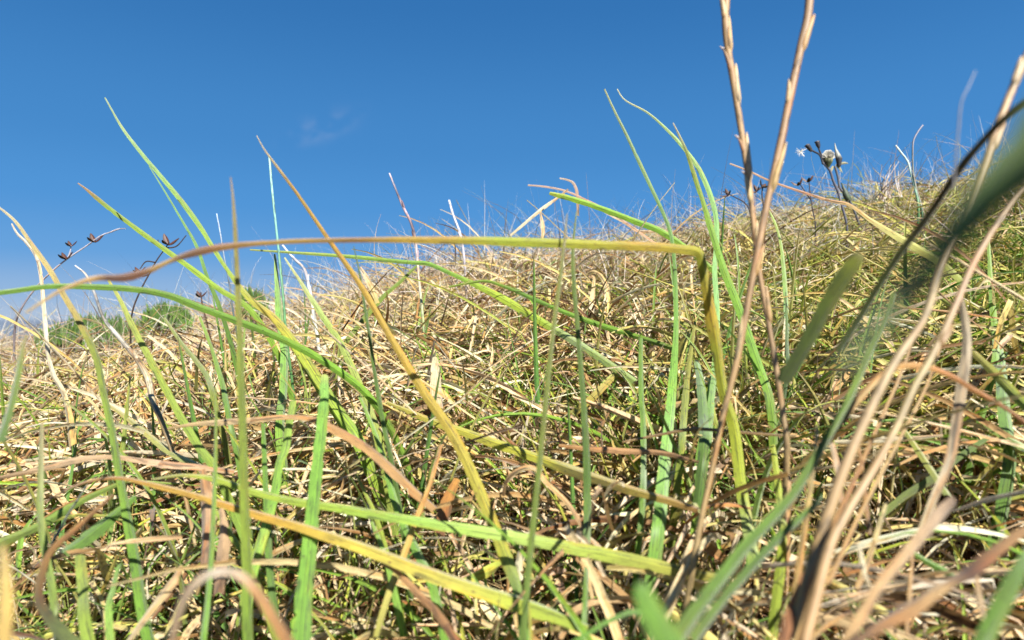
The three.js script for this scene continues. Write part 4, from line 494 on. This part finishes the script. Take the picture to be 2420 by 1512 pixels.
// ---------------------------------------------------------------- the mat of grass
function bladeVariant(o) {
  // grows from the origin along +x, lifted by e0; bends down by droop, curls sideways, may kink; the leaf twists about itself
  const n = o.n ?? 9, P = [new THREE.Vector3()], A = [];
  let e = o.e0, az = 0, roll = rr(-0.9, 0.9);
  const kink = R() < o.kink ? Math.floor(rr(2, n - 2)) : -1, step = 1 / n, curl = gauss() * o.curl, tw = gauss() * o.twist;
  for (let i = 0; i < n; i++) {
    e -= o.droop * step * (0.5 + i * step); az += curl * step * (0.4 + 1.4 * i * step) + gauss() * 0.05;
    if (i === kink) { e -= rr(-0.6, 1.5); az += rr(-1.2, 1.2); }
    roll += tw * step; A.push(roll);
    P.push(P[i].clone().add(new THREE.Vector3(Math.cos(e) * Math.cos(az), Math.sin(e), Math.cos(e) * Math.sin(az)).multiplyScalar(step)));
  }
  A.push(roll);
  P.forEach((p) => p.multiplyScalar(o.len));
  const up = new THREE.Vector3(0, 1, 0), blunt = o.blunt ?? 0.1;
  const side = (i, T) => { const s = new THREE.Vector3().crossVectors(T, up); if (s.lengthSq() < 1e-4) s.set(0, 0, 1); return s.normalize().applyAxisAngle(T, A[i]); };
  return leafGeometry(P, side, (t) => o.w * Math.max(blunt, Math.min(1, 0.55 + 2.5 * t) * Math.pow(1 - t, o.taper ?? 0.6)), o.fold ?? rr(0.2, 0.9), null, 2);
}
const pal = {
  straw: [[0.76, 0.60, 0.34], [0.70, 0.52, 0.26], [0.82, 0.70, 0.46], [0.58, 0.38, 0.15], [0.42, 0.25, 0.09], [0.75, 0.56, 0.34], [0.70, 0.58, 0.20], [0.84, 0.75, 0.54], [0.82, 0.70, 0.46], [0.27, 0.15, 0.06]],
  olive: [[0.50, 0.48, 0.11], [0.60, 0.53, 0.16], [0.38, 0.42, 0.07], [0.66, 0.58, 0.25], [0.60, 0.47, 0.15]],
  green: [[0.22, 0.40, 0.03], [0.31, 0.47, 0.035], [0.43, 0.51, 0.05], [0.15, 0.31, 0.025], [0.48, 0.48, 0.06]],
  wisp: [[0.8, 0.74, 0.66], [0.82, 0.76, 0.68], [0.70, 0.62, 0.52], [0.6, 0.48, 0.36], [0.36, 0.25, 0.16], [0.75, 0.7, 0.62], [0.16, 0.12, 0.09], [0.4, 0.4, 0.14]],
};
function scatter(owner, partName, variants, mat, spots) {
  const lots = variants.map(() => []);
  spots.forEach((s) => lots[Math.floor(R() * variants.length)].push(s));
  const q = new THREE.Quaternion(), e = new THREE.Euler(), m = new THREE.Matrix4(), v = new THREE.Vector3(), c = new THREE.Color();
  variants.forEach((g, k) => {
    if (!lots[k].length) return;
    const im = new THREE.InstancedMesh(g, mat, lots[k].length); im.name = k ? partName + '_' + String(k).padStart(3, '0') : partName;
    lots[k].forEach((s, i) => { m.compose(v.set(s.x, s.y, s.z), q.setFromEuler(e.set(s.rx, s.yaw, s.rz, 'YXZ')), new THREE.Vector3(s.s, s.s, s.s * (s.w ?? 1))); im.setMatrixAt(i, m); im.setColorAt(i, c.setRGB(...s.c)); });
    im.castShadow = im.receiveShadow = true; owner.add(im);
  });
}
const shade = (c, a) => { const v = 1 + a * (R() - 0.5); return c.map((x, i) => clamp(x * v * (1 + 0.1 * (R() - 0.5)), 0.01, 0.85)); };
// upright blades overtop the mat only a little, more so up the bank
const capped = (s, d, more = 0) => Math.min(s, (THICK * 0.86 + more * smoothstep(d, 0.3, 0.5) + 0.05 * smoothstep(d, 0.4, 1.2) + (R() < 0.06 ? 0.035 : 0)) / 0.17);
// blades that fan out of a common foot
function tufts(count, keep, color, more = 0) {
  const out = [], feet = spotsOver(count, (x, d) => (keep(x, d) ? { x, d } : null), 0.26);
  for (const { x, d } of feet) {
    const n = 5 + Math.floor(R() * 10), size = rr(0.65, 1.1) * lerp(1, 0.72, smoothstep(d, 0.5, 1.2)) * (d < 0.45 ? 0.8 : 1), lean = R() * 6.283;
    for (let i = 0; i < n; i++) { const a = rr(0, 6.283), q = Math.abs(gauss()) * 0.012, X = x + Math.cos(a) * q, D = d + Math.sin(a) * q; out.push({ x: X, z: -D, y: soilY(X, D) + rr(0.01, 0.05), yaw: R() < 0.5 ? a : lean + gauss() * 0.5, rx: gauss() * 0.2, rz: gauss() * 0.14, s: capped(size * rr(0.7, 1.1), D, more), c: color(X, D) }); }
  }
  return out;
}
// yellow-green share of the sward at a place
const fresh = (x, d) => clamp(0.27 + 0.75 * smoothstep(x / Math.max(d, 0.3), 0.12, 0.5) * smoothstep(d, 0.4, 0.8) + 0.5 * (fbm(x * 5 + 3, d * 5, 51) - 0.45) + 0.04 * smoothstep(d, 0.7, 1.3), 0.04, 0.9);
// which way the dead leaves of a patch have fallen
const combed = (x, d) => 12 * fbm(x * 2.6 + 7, d * 2.6 + 2, 91);
function spotsOver(count, fn, dMin = 0.06, dMax = 2.25) {
  const out = [];
  while (out.length < count) {
    const d = Math.sqrt(lerp((dMin + 0.25) ** 2, (dMax + 0.25) ** 2, R())) - 0.25, half = 0.8 * d + 0.28, x = rr(-half, half);
    const s = fn(x, d); if (s) out.push(s);
  }
  return out;
}
{
  const mat = new THREE.Group(); mat.userData = { kind: 'stuff', label: 'matted dry straw covering the bank from the bottom edge to the crest', category: 'dry grass' }; mat.name = 'dry_grass'; scene.add(mat);
  const lying = [], scraps = [], standing = [];
  for (let i = 0; i < 22; i++) lying.push(bladeVariant({ len: rr(0.09, 0.22), w: rr(0.003, 0.0068), e0: rr(0.1, 0.9), droop: rr(0.1, 1.2), curl: 0.32, twist: 2, kink: 0.28, taper: rr(0.3, 0.9), blunt: rr(0.1, 0.4) }));
  for (let i = 0; i < 14; i++) scraps.push(bladeVariant({ len: rr(0.03, 0.075), w: rr(0.003, 0.0085), e0: rr(-0.2, 0.6), droop: rr(-0.4, 1.2), curl: 0.7, twist: 2.4, kink: 0.3, taper: rr(0.15, 0.5), blunt: rr(0.3, 0.8), n: 6 }));
  for (let i = 0; i < 12; i++) standing.push(bladeVariant({ len: rr(0.1, 0.19), w: rr(0.003, 0.007), e0: rr(1.1, 1.5), droop: rr(0.2, 1.5), curl: 0.5, twist: 1.6, kink: 0.3, taper: rr(0.4, 0.9) }));
  const base = (x, d, h0, h1) => { const T = THICK * (0.72 + 0.5 * fbm(x * 7, d * 7, 61)); return { x, z: -d, y: soilY(x, d) + T * lerp(h0, h1, Math.pow(R(), 0.7)), yaw: R() < 0.6 ? combed(x, d) + gauss() * 0.45 : rr(0, 6.283), rx: gauss() * lerp(0.13, 0.22, smoothstep(d, 0.35, 0.7)), rz: gauss() * lerp(0.1, 0.2, smoothstep(d, 0.35, 0.7)), s: rr(0.75, 1.25) * lerp(0.9, 0.84, smoothstep(d, 0.4, 1.15)) }; };
  const strawColor = (x, d) => { const c = R() < fresh(x, d) * lerp(0.3, 0.8, smoothstep(x / Math.max(d, 0.3), -0.1, 0.45) * smoothstep(d, 0.4, 0.8)) ? pick(pal.olive) : pick(pal.straw); return shade(c, 0.35); };
  scatter(mat, 'straw', lying, M.matStraw, spotsOver(58000, (x, d) => { if (d < 0.24 || (d < 0.55 && R() < 0.58)) return null; if ((fbm(x * 13, d * 13, 71) < 0.36 && d < 0.75) || R() < hollow(x, d) * 0.7) return null; return { ...base(x, d, 0.0, 0.92), c: strawColor(x, d) }; }));
  scatter(mat, 'scrap', scraps, M.matStraw, spotsOver(36000, (x, d) => (d < 0.55 && R() < 0.5 ? null : { ...base(x, d, 0, 0.9), rx: gauss() * 0.6, rz: gauss() * 0.5, c: strawColor(x, d) })));
  const bits = [];
  for (let i = 0; i < 10; i++) bits.push(bladeVariant({ len: rr(0.1, 0.2), w: rr(0.0014, 0.003), e0: rr(0.9, 1.5), droop: rr(-0.2, 0.9), curl: 0.3, twist: 1, kink: 0.2, taper: rr(0.5, 0.8), blunt: 0.06 }));
  const tuftSpots = [[], []];
  const near = (d) => lerp(1, 0.72, smoothstep(d, 0.5, 1.2));
  scatter(mat, 'upright_straw', standing, M.matStraw, spotsOver(6000, (x, d) => ({ ...base(x, d, 0, 0.1), s: capped(rr(0.6, 1.05) * near(d), d), c: strawColor(x, d) }), 0.24));
  tufts(1000, (x, d) => R() > fresh(x, d), (x, d) => shade(pick(pal.straw), 0.3)).forEach((s, i) => tuftSpots[i % 2].push(s));
  scatter(mat, 'tuft_leaf', standing, M.matStraw, tuftSpots[0]);
  scatter(mat, 'tuft_stem', bits, M.matStraw, tuftSpots[1]);
  scatter(mat, 'stem', bits, M.matStraw, spotsOver(8000, (x, d) => ({ ...base(x, d, 0, 0.2), s: capped(rr(0.6, 1.1) * near(d), d), c: shade(R() < 0.5 ? pick([[0.58, 0.37, 0.13], [0.64, 0.46, 0.19], [0.5, 0.30, 0.10]]) : strawColor(x, d), 0.3) }), 0.24));
}
{
  const mat = new THREE.Group(); mat.userData = { kind: 'stuff', label: 'living yellow-green grass growing up through the matted straw', category: 'grass' }; mat.name = 'green_grass'; scene.add(mat);
  const up = [], low = [];
  for (let i = 0; i < 14; i++) up.push(bladeVariant({ len: rr(0.1, 0.19), w: rr(0.003, 0.006), e0: rr(0.9, 1.5), droop: rr(0.0, 0.9), curl: 0.25, twist: 0.8, kink: 0.12, taper: 0.7, blunt: 0.04, fold: rr(0.4, 0.9) }));
  for (let i = 0; i < 12; i++) low.push(bladeVariant({ len: rr(0.08, 0.17), w: rr(0.0026, 0.0052), e0: rr(0.2, 0.8), droop: rr(0.4, 1.4), curl: 0.5, twist: 1, kink: 0.15, taper: 0.7, blunt: 0.05, fold: rr(0.4, 0.9) }));
  const T = (x, d) => THICK * (0.8 + 0.4 * fbm(x * 7, d * 7, 61));
  const col = (x, d) => shade(R() < 0.75 ? pick(pal.green) : pick(pal.olive), 0.3);
  scatter(mat, 'upright_leaf', up, M.matGreen, spotsOver(8000, (x, d) => (R() > fresh(x, d) + 0.1 ? null : { x, z: -d, y: soilY(x, d) + T(x, d) * rr(0, 0.25), yaw: rr(0, 6.283), rx: gauss() * 0.15, rz: gauss() * 0.12, s: rr(0.6, 1.05) * lerp(1, 0.72, smoothstep(d, 0.5, 1.2)), c: col(x, d) })));
  scatter(mat, 'tuft_leaf', up, M.matGreen, tufts(3000, (x, d) => R() < fresh(x, d) + 0.15, col, 0.03));
  scatter(mat, 'leaning_leaf', low, M.matGreen, spotsOver(30000, (x, d) => (R() > fresh(x, d) * lerp(0.45, 1, smoothstep(d, 0.4, 0.9)) ? null : { x, z: -d, y: soilY(x, d) + T(x, d) * rr(0.2, 0.88), yaw: rr(0, 6.283), rx: gauss() * 0.2, rz: gauss() * 0.15, s: rr(0.7, 1.15) * lerp(1, 0.62, smoothstep(d, 0.4, 1.2)), c: col(x, d) })));
}
{
  const mat = new THREE.Group(); mat.userData = { kind: 'stuff', label: 'thin pale wisps of dry grass sticking up along the crest against the sky', category: 'dry grass' }; mat.name = 'crest_grass'; scene.add(mat);
  const wisps = [];
  for (let i = 0; i < 18; i++) wisps.push(bladeVariant({ len: rr(0.08, 0.24), w: rr(0.0009, 0.0024), e0: rr(0.7, 1.5), droop: rr(-0.2, 1.6), curl: 0.8, twist: 1.6, kink: 0.25, taper: 0.5, blunt: 0.15 }));
  scatter(mat, 'wisp', wisps, M.matStraw, spotsOver(8000, (x, d) => ({ x, z: -d, y: canopyY(x, d) - rr(0.01, 0.05), yaw: rr(0, 6.283), rx: gauss() * 0.25, rz: gauss() * 0.2, s: rr(0.5, 1.15), c: shade(pick(pal.wisp), 0.3) }), 1.0, 2.3));
}

renderer.render(scene, camera);
